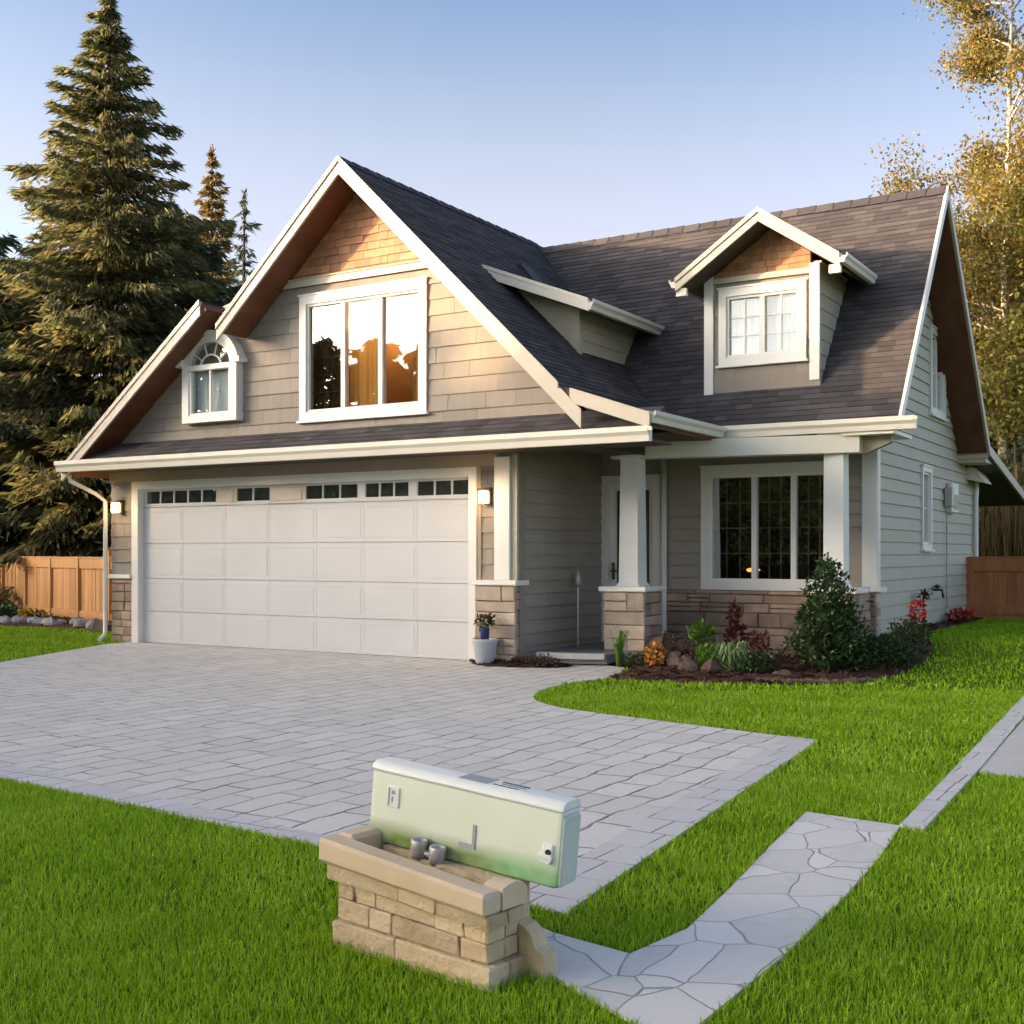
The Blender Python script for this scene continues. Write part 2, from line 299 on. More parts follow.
# ------------------------------------------------------------------ mesh helpers
class MB:
    def __init__(s): s.v = []; s.f = []; s.sm = []
    def add(s, pts, faces, smooth=False):
        n = len(s.v); s.v += [tuple(p) for p in pts]
        s.f += [tuple(i + n for i in f) for f in faces]; s.sm += [smooth] * len(faces); return s
    def box(s, x0, x1, y0, y1, z0, z1):
        return s.hexa([(x0, y0, z0), (x1, y0, z0), (x1, y1, z0), (x0, y1, z0), (x0, y0, z1), (x1, y0, z1), (x1, y1, z1), (x0, y1, z1)])
    def hexa(s, p):
        return s.add(p, [(0, 3, 2, 1), (4, 5, 6, 7), (0, 1, 5, 4), (1, 2, 6, 5), (2, 3, 7, 6), (3, 0, 4, 7)])
    def cbox(s, x0, x1, y0, y1, z0, z1, c=.01):
        """box with chamfered edges all round"""
        xs, ys, zs = (x0, x1), (y0, y1), (z0, z1); pts = []; idx = {}
        for i in (0, 1):
            for j in (0, 1):
                for k in (0, 1):
                    sx, sy, sz = (1 if i == 0 else -1), (1 if j == 0 else -1), (1 if k == 0 else -1)
                    for a in range(3):
                        p = [xs[i], ys[j], zs[k]]; d = [sx * c, sy * c, sz * c]
                        for b in range(3):
                            if b != a: p[b] += d[b]
                        idx[(i, j, k, a)] = len(pts); pts.append(p)
        F = []
        for a in range(3):
            o = [b for b in range(3) if b != a]
            for side in (0, 1):
                q = []
                for (m, n) in ((0, 0), (1, 0), (1, 1), (0, 1)):
                    t = [0, 0, 0]; t[a] = side; t[o[0]] = m; t[o[1]] = n; q.append(idx[(*t, a)])
                F.append(tuple(q))
        for a in range(3):
            o = [b for b in range(3) if b != a]
            for m in (0, 1):
                for n in (0, 1):
                    t0 = [0, 0, 0]; t0[o[0]] = m; t0[o[1]] = n; t1 = list(t0); t1[a] = 1
                    F.append((idx[(*t0, o[0])], idx[(*t1, o[0])], idx[(*t1, o[1])], idx[(*t0, o[1])]))
        for i in (0, 1):
            for j in (0, 1):
                for k in (0, 1): F.append(tuple(idx[(i, j, k, a)] for a in range(3)))
        return s.add(pts, F)
    def prism(s, poly, ext):
        """polygon of 3D points pushed along ext"""
        n = len(poly); e = Vector(ext)
        pts = [Vector(p) for p in poly] + [Vector(p) + e for p in poly]
        return s.add(pts, [tuple(range(n))[::-1], tuple(range(n, 2 * n))] + [(i, (i + 1) % n, n + (i + 1) % n, n + i) for i in range(n)])
    def bar(s, a, b, w, h, up=(0, 0, 1)):
        a, b = Vector(a), Vector(b); d = (b - a).normalized(); u = Vector(up)
        x = d.cross(u).normalized(); y = x.cross(d).normalized(); x *= w / 2; y *= h / 2
        return s.hexa([a - x - y, a + x - y, b + x - y, b - x - y, a - x + y, a + x + y, b + x + y, b - x + y])
    def tube(s, pts, rad, seg=8, cap=True):
        pts = [Vector(p) for p in pts]; n = len(pts)
        if not hasattr(rad, '__len__'): rad = [rad] * n
        rings = []; x = None
        for i, p in enumerate(pts):
            d = (pts[min(i + 1, n - 1)] - pts[max(i - 1, 0)]).normalized()
            if x is None: x = d.orthogonal().normalized()
            x = (x - d * x.dot(d)).normalized(); y = d.cross(x)
            rings.append([p + (x * math.cos(t) + y * math.sin(t)) * rad[i] for t in [2 * math.pi * k / seg for k in range(seg)]])
        F = [(i * seg + k, i * seg + (k + 1) % seg, (i + 1) * seg + (k + 1) % seg, (i + 1) * seg + k) for i in range(n - 1) for k in range(seg)]
        s.add([p for r in rings for p in r], F, True)
        if cap:
            m = len(s.v) - n * seg
            s.f += [tuple(m + k for k in range(seg))[::-1], tuple(m + (n - 1) * seg + k for k in range(seg))]; s.sm += [False, False]
        return s
    def lathe(s, c, prof, seg=20):
        c = Vector(c); n = len(prof)
        pts = [c + Vector((r * math.cos(2 * math.pi * k / seg), r * math.sin(2 * math.pi * k / seg), z)) for r, z in prof for k in range(seg)]
        return s.add(pts, [(i * seg + k, i * seg + (k + 1) % seg, (i + 1) * seg + (k + 1) % seg, (i + 1) * seg + k) for i in range(n - 1) for k in range(seg)], True)
    def rock(s, c, r, seed):
        q = random.Random(seed); pts = []; F = []; n, m = 9, 6
        ph = [q.uniform(0, 6.28) for _ in range(4)]
        for i in range(m + 1):
            th = math.pi * i / m
            for k in range(n):
                a = 2 * math.pi * k / n
                g = 1 + .16 * math.sin(2 * a + ph[0]) + .13 * math.sin(3 * a + ph[1] + 2 * th) + .1 * math.sin(3 * th + ph[2]) + q.uniform(-.07, .07)
                pts.append((c[0] + r[0] * g * math.sin(th) * math.cos(a), c[1] + r[1] * g * math.sin(th) * math.sin(a), c[2] + r[2] * g * math.cos(th)))
        for i in range(m):
            for k in range(n): F.append((i * n + k, i * n + (k + 1) % n, (i + 1) * n + (k + 1) % n, (i + 1) * n + k))
        return s.add(pts, F, False)
    def mesh(s, name, m):
        me = bpy.data.meshes.new(name); me.from_pydata(s.v, [], s.f); me.materials.append(M[m] if isinstance(m, str) else m)
        me.polygons.foreach_set('use_smooth', s.sm); me.update(); return me
    def build(s, name, m, parent=None):
        return link(name, s.mesh(name, m), parent)
def link(name, me, parent=None):
    o = bpy.data.objects.new(name, me); COL.objects.link(o)
    if parent is not None:
        o.parent = parent
        w = Vector((0, 0, 0)); q = parent
        while q is not None: w += q.location; q = q.parent
        o.location = -w                       # parts are modelled in place; the thing's Empty stands at its base
    return o
def np_mesh(name, verts, faces, m, smooth=False):
    """verts (N,3), faces (F,k) numpy"""
    me = bpy.data.meshes.new(name); k = faces.shape[1]
    me.vertices.add(len(verts)); me.vertices.foreach_set('co', np.ascontiguousarray(verts, dtype=np.float32).ravel())
    me.loops.add(faces.size); me.loops.foreach_set('vertex_index', np.ascontiguousarray(faces, dtype=np.int32).ravel())
    me.polygons.add(len(faces)); me.polygons.foreach_set('loop_start', np.arange(len(faces), dtype=np.int32) * k)
    me.polygons.foreach_set('loop_total', np.full(len(faces), k, dtype=np.int32))
    if smooth: me.polygons.foreach_set('use_smooth', np.ones(len(faces), dtype=bool))
    me.materials.append(M[m]); me.update(calc_edges=True); return me
def tag(o, label=None, cat=None, group=None, kind=None):
    for k, v in (('label', label), ('category', cat), ('group', group), ('kind', kind)):
        if v: o[k] = v
    return o
def empty(name, loc, label, cat, group=None):
    o = bpy.data.objects.new(name, None); COL.objects.link(o); o.location = loc; o.empty_display_size = .2
    return tag(o, label, cat, group)

class Frame:
    def __init__(s, o, u, v):
        s.o = Vector(o); s.u = Vector(u).normalized(); s.v = Vector(v).normalized(); s.n = s.u.cross(s.v).normalized()
    def __call__(s, u, v, n=0.0): return s.o + s.u * u + s.v * v + s.n * n

def clip(poly, outline):
    """Sutherland-Hodgman against a convex outline (counter-clockwise)"""
    out = poly
    for i in range(len(outline)):
        a, b = outline[i], outline[(i + 1) % len(outline)]; inp = out; out = []
        if not inp: break
        side = lambda p: (b[0] - a[0]) * (p[1] - a[1]) - (b[1] - a[1]) * (p[0] - a[0])
        for j in range(len(inp)):
            p, q = inp[j], inp[(j + 1) % len(inp)]; sp, sq = side(p), side(q)
            if sp >= -1e-9: out.append(p)
            if (sp > 1e-9 and sq < -1e-9) or (sp < -1e-9 and sq > 1e-9):
                t = sp / (sp - sq); out.append((p[0] + t * (q[0] - p[0]), p[1] + t * (q[1] - p[1])))
    return out
def ccw(p):
    a = sum(p[i][0] * p[(i + 1) % len(p)][1] - p[(i + 1) % len(p)][0] * p[i][1] for i in range(len(p)))
    return p if a > 0 else p[::-1]
def cut(rects, h):
    out = []
    for (a, b, c, d) in rects:
        e, f, g, k = max(a, h[0]), min(b, h[1]), max(c, h[2]), min(d, h[3])
        if e >= f or g >= k: out.append((a, b, c, d)); continue
        if a < e: out.append((a, e, c, d))
        if f < b: out.append((f, b, c, d))
        if c < g: out.append((e, f, c, g))
        if k < d: out.append((e, f, k, d))
    return out
def courses(mb, fr, outline, h, lift, holes=(), tab=None, board=(2.4, 4.0), gap=.003, jit=0.0, thick=0.0, seed=1):
    """overlapping courses (lap boards, wall shingles, roof shingles) laid on a plane, cut to an outline and round holes"""
    q = random.Random(seed); outline = ccw(outline)
    u0 = min(p[0] for p in outline); u1 = max(p[0] for p in outline); v0 = min(p[1] for p in outline); v1 = max(p[1] for p in outline)
    nrow = int(math.ceil((v1 - v0) / h - 1e-6))
    for r in range(nrow):
        vb, vt = v0 + r * h, v0 + (r + 1) * h
        u = u0 - q.random() * (tab[1] if tab else 2.0)
        while u < u1:
            w = q.uniform(*tab) if tab else q.uniform(*board)
            dn = q.uniform(0, jit); dv = q.uniform(-thick, thick)
            rects = [(u + gap / 2, u + w - gap / 2, vb + dv, vt)]
            for ho in holes: rects = cut(rects, (ho[0] - .012, ho[1] + .012, ho[2] - .012, ho[3] + .012))
            for (a, b, c, d) in rects:
                p = clip([(a, c), (b, c), (b, d), (a, d)], outline)
                if len(p) < 3: continue
                pts = [fr(x, y, lift * (1 - (y - vb) / h) + dn) for x, y in p]; n = len(pts)
                pts += [fr(x, y, -.004) for x, y in p]
                mb.add(pts, [tuple(range(n))] + [(i, n + i, n + (i + 1) % n, (i + 1) % n) for i in range(n)])
            u += w
    return mb
def sheet(mb, fr, outline, holes=(), n0=-.05, n1=-.006):
    """flat backing of a plane, n0..n1 thick, with the same holes (cut on a grid of cells)"""
    outline = ccw(outline)
    us = [p[0] for p in outline]; vs_ = [p[1] for p in outline]
    rects = [(min(us), max(us), min(vs_), max(vs_))]
    for ho in holes: rects = cut(rects, (ho[0] - .012, ho[1] + .012, ho[2] - .012, ho[3] + .012))
    for (a, b, c, d) in rects:
        p = clip([(a, c), (b, c), (b, d), (a, d)], outline)
        if len(p) >= 3: mb.prism([fr(x, y, n0) for x, y in p], fr.n * (n1 - n0))
    return mb
def stones(mb, fr, u0, u1, v0, v1, rows=(.09, .17), lens=(.22, .5), depth=(.02, .05), seed=1, gap=.008):
    """ledge stones, each a chamfered block of its own depth"""
    q = random.Random(seed); v = v0
    while v < v1 - .01:
        h = min(q.uniform(*rows), v1 - v)
        if v1 - v - h < rows[0] * .6: h = v1 - v
        u = u0
        while u < u1 - .01:
            w = min(q.uniform(*lens), u1 - u)
            if u1 - u - w < lens[0] * .6: w = u1 - u
            cells = [(u, u + w, v, v + h)]
            if h > rows[0] * 1.5 and q.random() < .28: cells = [(u, u + w, v, v + h * .52), (u, u + w, v + h * .52, v + h)]
            for (a, b, c, d) in cells:
                a, b, c, d = a + gap / 2, b - gap / 2, c + gap / 2, d - gap / 2
                dep = q.uniform(*depth); e = .012
                j = lambda: q.uniform(-.004, .004)
                back = [fr(x, y, -.01) for x, y in ((a, c), (b, c), (b, d), (a, d))]
                mid = [fr(x + j(), y + j(), dep - e) for x, y in ((a, c), (b, c), (b, d), (a, d))]
                top = [fr(x + j(), y + j(), dep + q.uniform(-.004, .004)) for x, y in ((a + e, c + e), (b - e, c + e), (b - e, d - e), (a + e, d - e))]
                mb.add(back + mid + top, [(8, 9, 10, 11)] + [(i, (i + 1) % 4, 4 + (i + 1) % 4, 4 + i) for i in range(4)] + [(4 + i, 4 + (i + 1) % 4, 8 + (i + 1) % 4, 8 + i) for i in range(4)])
            u += w
        v += h
    return mb

# ------------------------------------------------------------------ terrain and paving
def sstep(a, b, x):
    t = np.clip((x - a) / (b - a), 0, 1); return t * t * (3 - 2 * t)
def gz(x, y):
    """the garden rises a little towards the back beside the house"""
    x = np.asarray(x, float); y = np.asarray(y, float)
    return .30 * sstep(12.6, 15.6, y) * sstep(-5.0, -3.8, x)
def gzs(x, y): return float(gz(x, y))
xs = np.unique(np.concatenate([np.linspace(-900, -40, 12), np.linspace(-40, -8, 33), np.linspace(-8, 4, 49), np.linspace(4, 40, 19), np.linspace(40, 900, 12)]))
ys = np.unique(np.concatenate([np.linspace(-900, -40, 12), np.linspace(-40, 0, 21), np.linspace(0, 24, 97), np.linspace(24, 60, 19), np.linspace(60, 900, 12)]))
gx, gy = np.meshgrid(xs, ys, indexing='ij')
gv = np.stack([gx, gy, gz(gx, gy)], -1).reshape(-1, 3)
ii = np.arange(len(xs) * len(ys)).reshape(len(xs), len(ys))
gf = np.stack([ii[:-1, :-1], ii[1:, :-1], ii[1:, 1:], ii[:-1, 1:]], -1).reshape(-1, 4)
tag(link('lawn', np_mesh('lawn', gv, gf, 'turf', True)), kind='structure')

def spline(pts, n=8, closed=False):
    out = []; N = len(pts)
    rng_ = range(N) if closed else range(N - 1)
    P = lambda i: Vector(pts[i % N]) if closed else Vector(pts[max(0, min(N - 1, i))])
    for i in rng_:
        a, b, c, d = P(i - 1), P(i), P(i + 1), P(i + 2)
        for k in range(n):
            t = k / n
            out.append(.5 * ((2 * b) + (c - a) * t + (2 * a - 5 * b + 4 * c - d) * t * t + (3 * b - a - 3 * c + d) * t ** 3))
    if not closed: out.append(Vector(pts[-1]))
    return [tuple(p) for p in out]
island_curve = spline([(-4.74, 9.22), (-5.25, 9.40), (-5.72, 9.80), (-6.02, 10.45), (-6.10, 11.15), (-5.98, 11.75)], 6)
drive = [(-2.22, 4.10), (-2.66, 8.72)] + island_curve + [(-6.05, 12.3), (-6.35, 13.05), (-7.0, 13.3), (-8.0, 13.3), (-8.3, 12.9), (-14.7, 12.9), (-14.72, 12.35), (-13.41, 9.56), (-12.4, 5.9), (-9.0, 5.0), (-6.57, 4.68), (-3.72, 4.40)]
bed = [(-5.98, 11.80)] + spline([(-5.55, 11.80), (-5.10, 11.89), (-4.55, 12.05), (-3.95, 12.42), (-3.38, 13.0), (-3.10, 13.9), (-3.12, 14.8), (-3.38, 15.6), (-3.62, 16.6), (-3.60, 18.5), (-3.55, 20.6)], 4) + [(-3.9, 20.6), (-3.95, 15.15), (-6.6, 15.15), (-6.6, 13.2), (-6.2, 12.9), (-6.0, 12.35)]
path = [(-1.98, 6.28), (-1.47, 6.21), (-1.40, 5.5), (-1.36, 4.81), (-1.34, 4.0), (-1.36, 3.12), (-1.72, 3.30), (-2.10, 3.52), (-2.45, 3.66), (-2.45, 3.93), (-2.13, 3.80), (-1.80, 3.74), (-1.74, 4.1), (-1.80, 4.7), (-1.90, 5.5)]
strip = [(-1.47, 6.19), (-1.345, 6.16), (-1.42, 8.1), (-1.78, 15.5), (-1.93, 15.5)]
slab_r = [(-1.40, 7.97), (-.4, 7.86), (-.4, 11.2), (-1.56, 11.4), (-1.425, 8.2)]
driveb = [(-2.20, 4.02), (-2.22, 4.10), (-2.66, 8.72), (-2.92, 8.78), (-2.52, 4.33), (-6.55, 4.92), (-9.0, 5.26), (-9.0, 4.98), (-6.57, 4.66), (-3.72, 4.36)]
def flat(name, poly, z, m, t=.012, mat_edge=True):
    mb = MB(); mb.prism([(x, y, z - t) for x, y in ccw(poly)], (0, 0, t)); return mb.build(name, m)
tag(flat('driveway', drive, .012, 'paver'), kind='structure')
tag(flat('driveway_border', driveb, .016, 'border'), kind='structure')
tag(flat('garden_path', path, .014, 'flag'), kind='structure')
tag(flat('path_edging', strip, .022, 'border', .03), kind='structure')
tag(flat('concrete_pad', slab_r, .016, 'concrete'), kind='structure')
# bark-mulch bed: follows the ground, a little mound, with loose chips
def inside(px, py, poly):
    c = np.zeros(px.shape, bool); n = len(poly)
    for i in range(n):
        (x0, y0), (x1, y1) = poly[i], poly[(i + 1) % n]
        k = ((y0 > py) != (y1 > py))
        with np.errstate(divide='ignore', invalid='ignore'):
            c ^= k & (px < (x1 - x0) * (py - y0) / (y1 - y0) + x0)
    return c
def edge_dist(px, py, poly):
    d = np.full(px.shape, 9.0); n = len(poly)
    for i in range(n):
        a = np.array(poly[i]); b = np.array(poly[(i + 1) % n]); e = b - a; L = (e ** 2).sum() + 1e-12
        t = np.clip(((px - a[0]) * e[0] + (py - a[1]) * e[1]) / L, 0, 1)
        d = np.minimum(d, np.hypot(px - a[0] - t * e[0], py - a[1] - t * e[1]))
    return d
def mulch(name, poly, top, chips, label):
    mb = MB(); st = .09
    X = np.arange(min(p[0] for p in poly) - st, max(p[0] for p in poly) + st, st); Y = np.arange(min(p[1] for p in poly) - st, max(p[1] for p in poly) + st, st)
    A, B = np.meshgrid(X, Y, indexing='ij'); IN = inside(A, B, poly); D = np.where(IN, edge_dist(A, B, poly), 0)
    Z = gz(A, B) + np.where(IN, .02 + top * sstep(0, .25, D) + rng.uniform(-.008, .008, A.shape), -.03)
    for i in range(len(X) - 1):
        for j in range(len(Y) - 1):
            if IN[i, j] or IN[i + 1, j] or IN[i, j + 1] or IN[i + 1, j + 1]:
                mb.add([(A[a, b], B[a, b], Z[a, b]) for a, b in ((i, j), (i + 1, j), (i + 1, j + 1), (i, j + 1))], [(0, 1, 2, 3)])
    n = 0
    while n < chips:
        x, y = rnd.choice(X), rnd.choice(Y); x += rnd.uniform(0, st); y += rnd.uniform(0, st)
        if not inside(np.array([x]), np.array([y]), poly)[0]: continue
        d = float(edge_dist(np.array([x]), np.array([y]), poly)[0]); z = gzs(x, y) + .025 + top * float(sstep(0, .25, d)) + rnd.uniform(0, .015)
        a = rnd.uniform(0, 6.28); l, w = rnd.uniform(.02, .06), rnd.uniform(.008, .02)
        u = Vector((math.cos(a), math.sin(a), rnd.uniform(-.5, .5))) * l; v = Vector((-math.sin(a), math.cos(a), rnd.uniform(-.4, .4))) * w
        c = Vector((x, y, z)); mb.add([c - u - v, c + u - v, c + u + v, c - u + v], [(0, 1, 2, 3)]); n += 1
    return tag(mb.build(name, 'mulch'), kind='structure')
mulch('mulch_bed', bed, .05, 2600, '')
pot_bed = spline([(-8.25, 12.55), (-7.9, 12.28), (-7.35, 12.35), (-6.95, 12.62), (-7.0, 12.85), (-7.5, 12.95), (-8.2, 12.85)], 4, True)
mulch('mulch_patch', pot_bed, .03, 500, '')
left_bed = [(-26.0, 17.3), (-24.5, 15.0), (-21.5, 14.1), (-19.2, 14.35), (-17.2, 14.4), (-14.9, 13.1), (-14.9, 14.3), (-18.6, 15.7), (-22, 16.9)]
mulch('mulch_strip', left_bed, .05, 700, '')

# ------------------------------------------------------------------ grass blades (stuff nobody could count)
CS, SN = 0.854, 0.520
def blades(n, xr, yr, dmin, dmax, wid, length, excl, incl=None):
    x = rng.uniform(*xr, n); y = rng.uniform(*yr, n)
    r = x * CS + y * SN; d = -x * SN + y * CS
    k = (d > dmin) & (d < dmax) & (np.abs(r) < .60 * d + .9)
    for p in excl: k &= ~inside(x, y, p)
    if incl is not None: k &= inside(x, y, incl)
    x, y = x[k], y[k]; m = len(x); z = gz(x, y)
    a = rng.uniform(0, 2 * np.pi, m); L = length * rng.uniform(.55, 1.25, m)
    patch = .75 + .5 * (.5 + .5 * np.sin(x * 2.3 + 1.7 * np.sin(y * 1.9)) * np.cos(y * 2.7 + x))
    L = L * (0.8 + .25 * patch); W = wid * rng.uniform(.7, 1.3, m)
    lean = rng.uniform(.1, .75, m) * L; la = rng.uniform(0, 2 * np.pi, m)
    ux, uy = np.cos(a) * W / 2, np.sin(a) * W / 2; lx, ly = np.cos(la) * lean, np.sin(la) * lean
    hz = np.sqrt(np.maximum(L ** 2 - lean ** 2, (.3 * L) ** 2))
    V = np.empty((m, 5, 3))
    V[:, 0] = np.stack([x - ux, y - uy, z], 1); V[:, 1] = np.stack([x + ux, y + uy, z], 1)
    V[:, 2] = np.stack([x + ux * .75 + lx * .35, y + uy * .75 + ly * .35, z + hz * .6], 1)
    V[:, 3] = np.stack([x - ux * .75 + lx * .35, y - uy * .75 + ly * .35, z + hz * .6], 1)
    V[:, 4] = np.stack([x + lx, y + ly, z + hz], 1)
    return V.reshape(-1, 3), m
house_fp = [(-15.1, 12.7), (-7.6, 12.7), (-7.6, 13.0), (-6.3, 13.0), (-6.3, 15.0), (-3.85, 15.0), (-3.85, 21.6), (-15.1, 21.6)]
EX = [drive, driveb, path, strip, slab_r, bed, pot_bed, house_fp, left_bed]
def shrink(poly, s=1.0): return poly
parts = [blades(275000, (-6.0, 1.5), (1.6, 5.2), 2.6, 4.6, .0040, .036, EX), blades(420000, (-9.0, 2.5), (2.5, 8.6), 4.6, 7.4, .0056, .038, EX),
         blades(350000, (-11.0, 4.5), (4.5, 14.0), 7.4, 12.0, .0092, .038, EX), blades(340000, (-28, 8), (8, 24), 12.0, 27, .017, .042, EX)]
V = np.concatenate([p[0] for p in parts]); nb = sum(p[1] for p in parts)
b0 = np.arange(nb) * 5
quads = np.stack([b0, b0 + 1, b0 + 2, b0 + 3], 1); tris = np.stack([b0 + 3, b0 + 2, b0 + 4, b0 + 4], 1)
me = bpy.data.meshes.new('grass')
me.vertices.add(len(V)); me.vertices.foreach_set('co', V.astype(np.float32).ravel())
li = np.concatenate([np.stack([b0, b0 + 1, b0 + 2, b0 + 3, b0 + 3, b0 + 2, b0 + 4], 1).ravel()]).astype(np.int32)
me.loops.add(len(li)); me.loops.foreach_set('vertex_index', li)
ls = np.stack([np.arange(nb) * 7, np.arange(nb) * 7 + 4], 1).ravel().astype(np.int32); lt = np.tile(np.array([4, 3], np.int32), nb)
me.polygons.add(2 * nb); me.polygons.foreach_set('loop_start', ls); me.polygons.foreach_set('loop_total', lt)
me.materials.append(M['grass']); me.update(calc_edges=True)
tag(link('grass', me), 'short vivid green grass growing on the lawn', 'grass', kind='stuff')
print('blades', nb)

# ------------------------------------------------------------------ the house
HL = Vector((-9.5, 16.5, 0))
house = empty('house', HL, 'taupe craftsman house with dark shingle roof, dormers and attached garage', 'house')
def P(mb, name, m, parent=None): return mb.build(name, m, parent or house)
GW, GG = 12.75, 12.55                 # garage wall, gable wall above it
RX, RZ = -9.94, 6.50                  # garage ridge
KX, KZ = -6.69, 3.33                  # where the right slope flares
FX, FZ = -5.58, 2.93                  # flared eave
SR = (RZ - KZ) / (KX - RX)
LT = (-11.45, 5.14); LM = (-12.46, 4.92); LE = (-15.41, 2.68)   # lower left roof: top, knee, eave
SLU = (RZ - LT[1]) / (RX - LT[0])
RF = 12.05                            # rake plane in front
EY, EZ = 14.30, 2.95                  # main front eave
MY, MZ = 17.0, 6.38                   # main ridge
MS = (MZ - EZ) / (MY - EY)
XR = -3.42                            # main right rake
RY, RZ2 = 20.2, 3.08                  # rear eave knee
PW = 15.10; PX = -7.70; XW = -3.88    # porch back wall, porch left wall, side wall
BY = 21.5

# --- openings in (u = X, v = Z) of the wall planes
g_door = (-14.48, -8.39, -1, 2.37)
w_big = (-10.93, -9.02, 3.32, 4.80)
w_arch = (-13.06, -12.26, 3.38, 4.08)
w_liv = (-6.08, -4.42, 1.02, 2.43)
f_door = (-7.58, -6.90, .0, 2.36)
up = (0, 0, 1)
# garage front wall
fr = Frame((0, GW, 0), (1, 0, 0), up)      # n = u x v = -Y : outwards
mb = courses(MB(), fr, [(-15.12, 1.05), (PX + .05, 1.05), (PX + .05, 2.66), (-15.12, 2.66)], .20, .016, [g_door], tab=(.35, .9), jit=.004, seed=3)
P(mb, 'wall', 'shake')
mb = sheet(MB(), fr, [(-15.12, 0), (PX + .05, 0), (PX + .05, 2.9), (-15.12, 2.9)], [g_door], -.12, -.008); P(mb, 'wall', 'shake')
# gable wall above the skirt roof (two outlines that butt at a joint)
fr = Frame((0, GG, 0), (1, 0, 0), up)
SPL = -11.6; zl = lambda x: LE[1] + (LM[1] - LE[1]) / (LM[0] - LE[0]) * (x - LE[0]); T = .16
band = 5.10
ARY, arch_u = 12.43, -12.66
holes = [w_big, w_arch]
ol_r = [(SPL, 3.0), (-6.6, 3.0), (KX - .05, KZ - T), (RX + (RZ - T - band) / SR, band), (SPL, band)]
ol_l = [(-14.80, 3.0), (SPL, 3.0), (SPL, LT[1] - T - .02), (LM[0], LM[1] - T), (-14.80, 3.0)]
for i, ol in enumerate((ol_r, ol_l)):
    P(courses(MB(), fr, ol, .205, .018, holes, tab=(.32, 1.15), jit=.006, seed=5 + i), 'wall', 'shake')
    P(sheet(MB(), fr, ol, holes, -.14, -.008), 'wall', 'shake')
ol_t = [(RX - (RZ - T - band) / SLU, band), (RX + (RZ - T - band) / SR, band), (RX, RZ - T)]
P(courses(MB(), fr, ol_t, .105, .014, tab=(.10, .30), jit=.006, thick=.004, seed=9), 'gable_shingles', 'cedar')
P(sheet(MB(), fr, ol_t, (), -.14, -.008), 'gable_shingles', 'cedar')
mb = MB().box(-11.35, -8.62, GG - .045, GG + .02, band - .05, band + .045); mb.box(-11.35, -8.62, GG - .065, GG, band + .045, band + .06)
P(mb, 'gable_band', 'rake')
# porch left wall (faces +X), porch back wall, side wall
fr = Frame((PX, 0, 0), (0, 1, 0), up)
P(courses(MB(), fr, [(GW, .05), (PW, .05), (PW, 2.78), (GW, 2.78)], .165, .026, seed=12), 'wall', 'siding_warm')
P(sheet(MB(), fr, [(GW, 0), (PW, 0), (PW, 2.8), (GW, 2.8)], (), -.12, -.008), 'wall', 'siding')
fr = Frame((0, PW, 0), (1, 0, 0), up)
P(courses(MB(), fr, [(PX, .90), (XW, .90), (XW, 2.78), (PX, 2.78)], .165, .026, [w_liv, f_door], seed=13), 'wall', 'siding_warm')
P(sheet(MB(), fr, [(PX, 0), (XW, 0), (XW, 2.9), (PX, 2.9)], [w_liv, f_door], -.12, -.008), 'wall', 'siding')
fr = Frame((XW, 0, 0), (0, 1, 0), up)
w_att = (18.15, 19.0, 3.52, 4.62); w_nar = (17.6, 18.06, 1.52, 2.56)
zf = lambda y: EZ + MS * (y - EY) - .20
zb = lambda y: MZ - (MZ - RZ2) / (RY - MY) * (y - MY) - .145
ol = [(PW, .22), (RY, .22), (RY, zb(RY)), (MY, MZ - .16), (PW, zf(PW))]; ol2 = [(RY, .22), (BY, .22), (BY, 2.66), (RY, zb(RY))]
P(courses(MB(), fr, ol2, .165, .022, board=(4.5, 7), seed=15), 'wall', 'siding'); P(sheet(MB(), fr, ol2, (), -.12, -.008), 'wall', 'siding')
P(courses(MB(), fr, ol, .165, .022, [w_att, w_nar], board=(4.5, 7), seed=14), 'wall', 'siding')
P(sheet(MB(), fr, ol, [w_att, w_nar], -.12, -.008), 'wall', 'siding')
mb = MB().box(XW - .12, XW + .004, PW, BY, -.2, .22); P(mb, 'foundation', 'concrete')
# hidden faces so the house is a closed body
mb = MB().box(-15.0, -14.9, 12.9, BY, 0, 2.9); mb.box(-15.0, XW - .15, BY - .12, BY - .02, 0, 3.0); P(mb, 'wall', 'siding')
mb = MB().prism([(-14.95, BY - .1, 2.9), (-6.7, BY - .1, 2.9), (RX, BY - .1, RZ - .2)], (0, .08, 0)); P(mb, 'wall', 'siding')

# --- roofs: solid decks, shingle courses on top, stained boards underneath
def deck(name_top, pts, seed, m='roof', soff='soffit', t=.14, row=.092, wood=True):
    """pts: convex polygon in space, the first edge along the eave; gives shingled top and boarded underside"""
    pts = [Vector(p) for p in pts]
    n = (pts[1] - pts[0]).cross(pts[2] - pts[0]).normalized()
    if n.z < 0: pts = [pts[1], pts[0]] + pts[:1:-1]; n = -n
    u = (pts[1] - pts[0]).normalized(); v = n.cross(u)
    f = Frame(pts[0], u, v)
    out = [((p - pts[0]).dot(u), (p - pts[0]).dot(v)) for p in pts]
    top = courses(MB(), f, out, row, .009, tab=(.16, .34), gap=.002, jit=.004, seed=seed)
    top.prism([p - n * .03 for p in pts], n * .027)
    o = P(top, name_top, m)
    P(MB().prism([p - n * t for p in pts], n * (t - .033)), 'soffit', soff)
    return o
VB = (FX, EY + (FZ - EZ) / MS, FZ); VK = (KX, EY + (KZ - EZ) / MS, KZ); VT = (RX + (RZ - MZ) / SR, MY, MZ)
back = 17.1
deck('roof', [(KX, RF, KZ), VK, VT, (RX, MY + .09, RZ), (RX, RF, RZ)], 21)
deck('roof', [(FX, RF, FZ), VB, VK, (KX, RF, KZ)], 22)
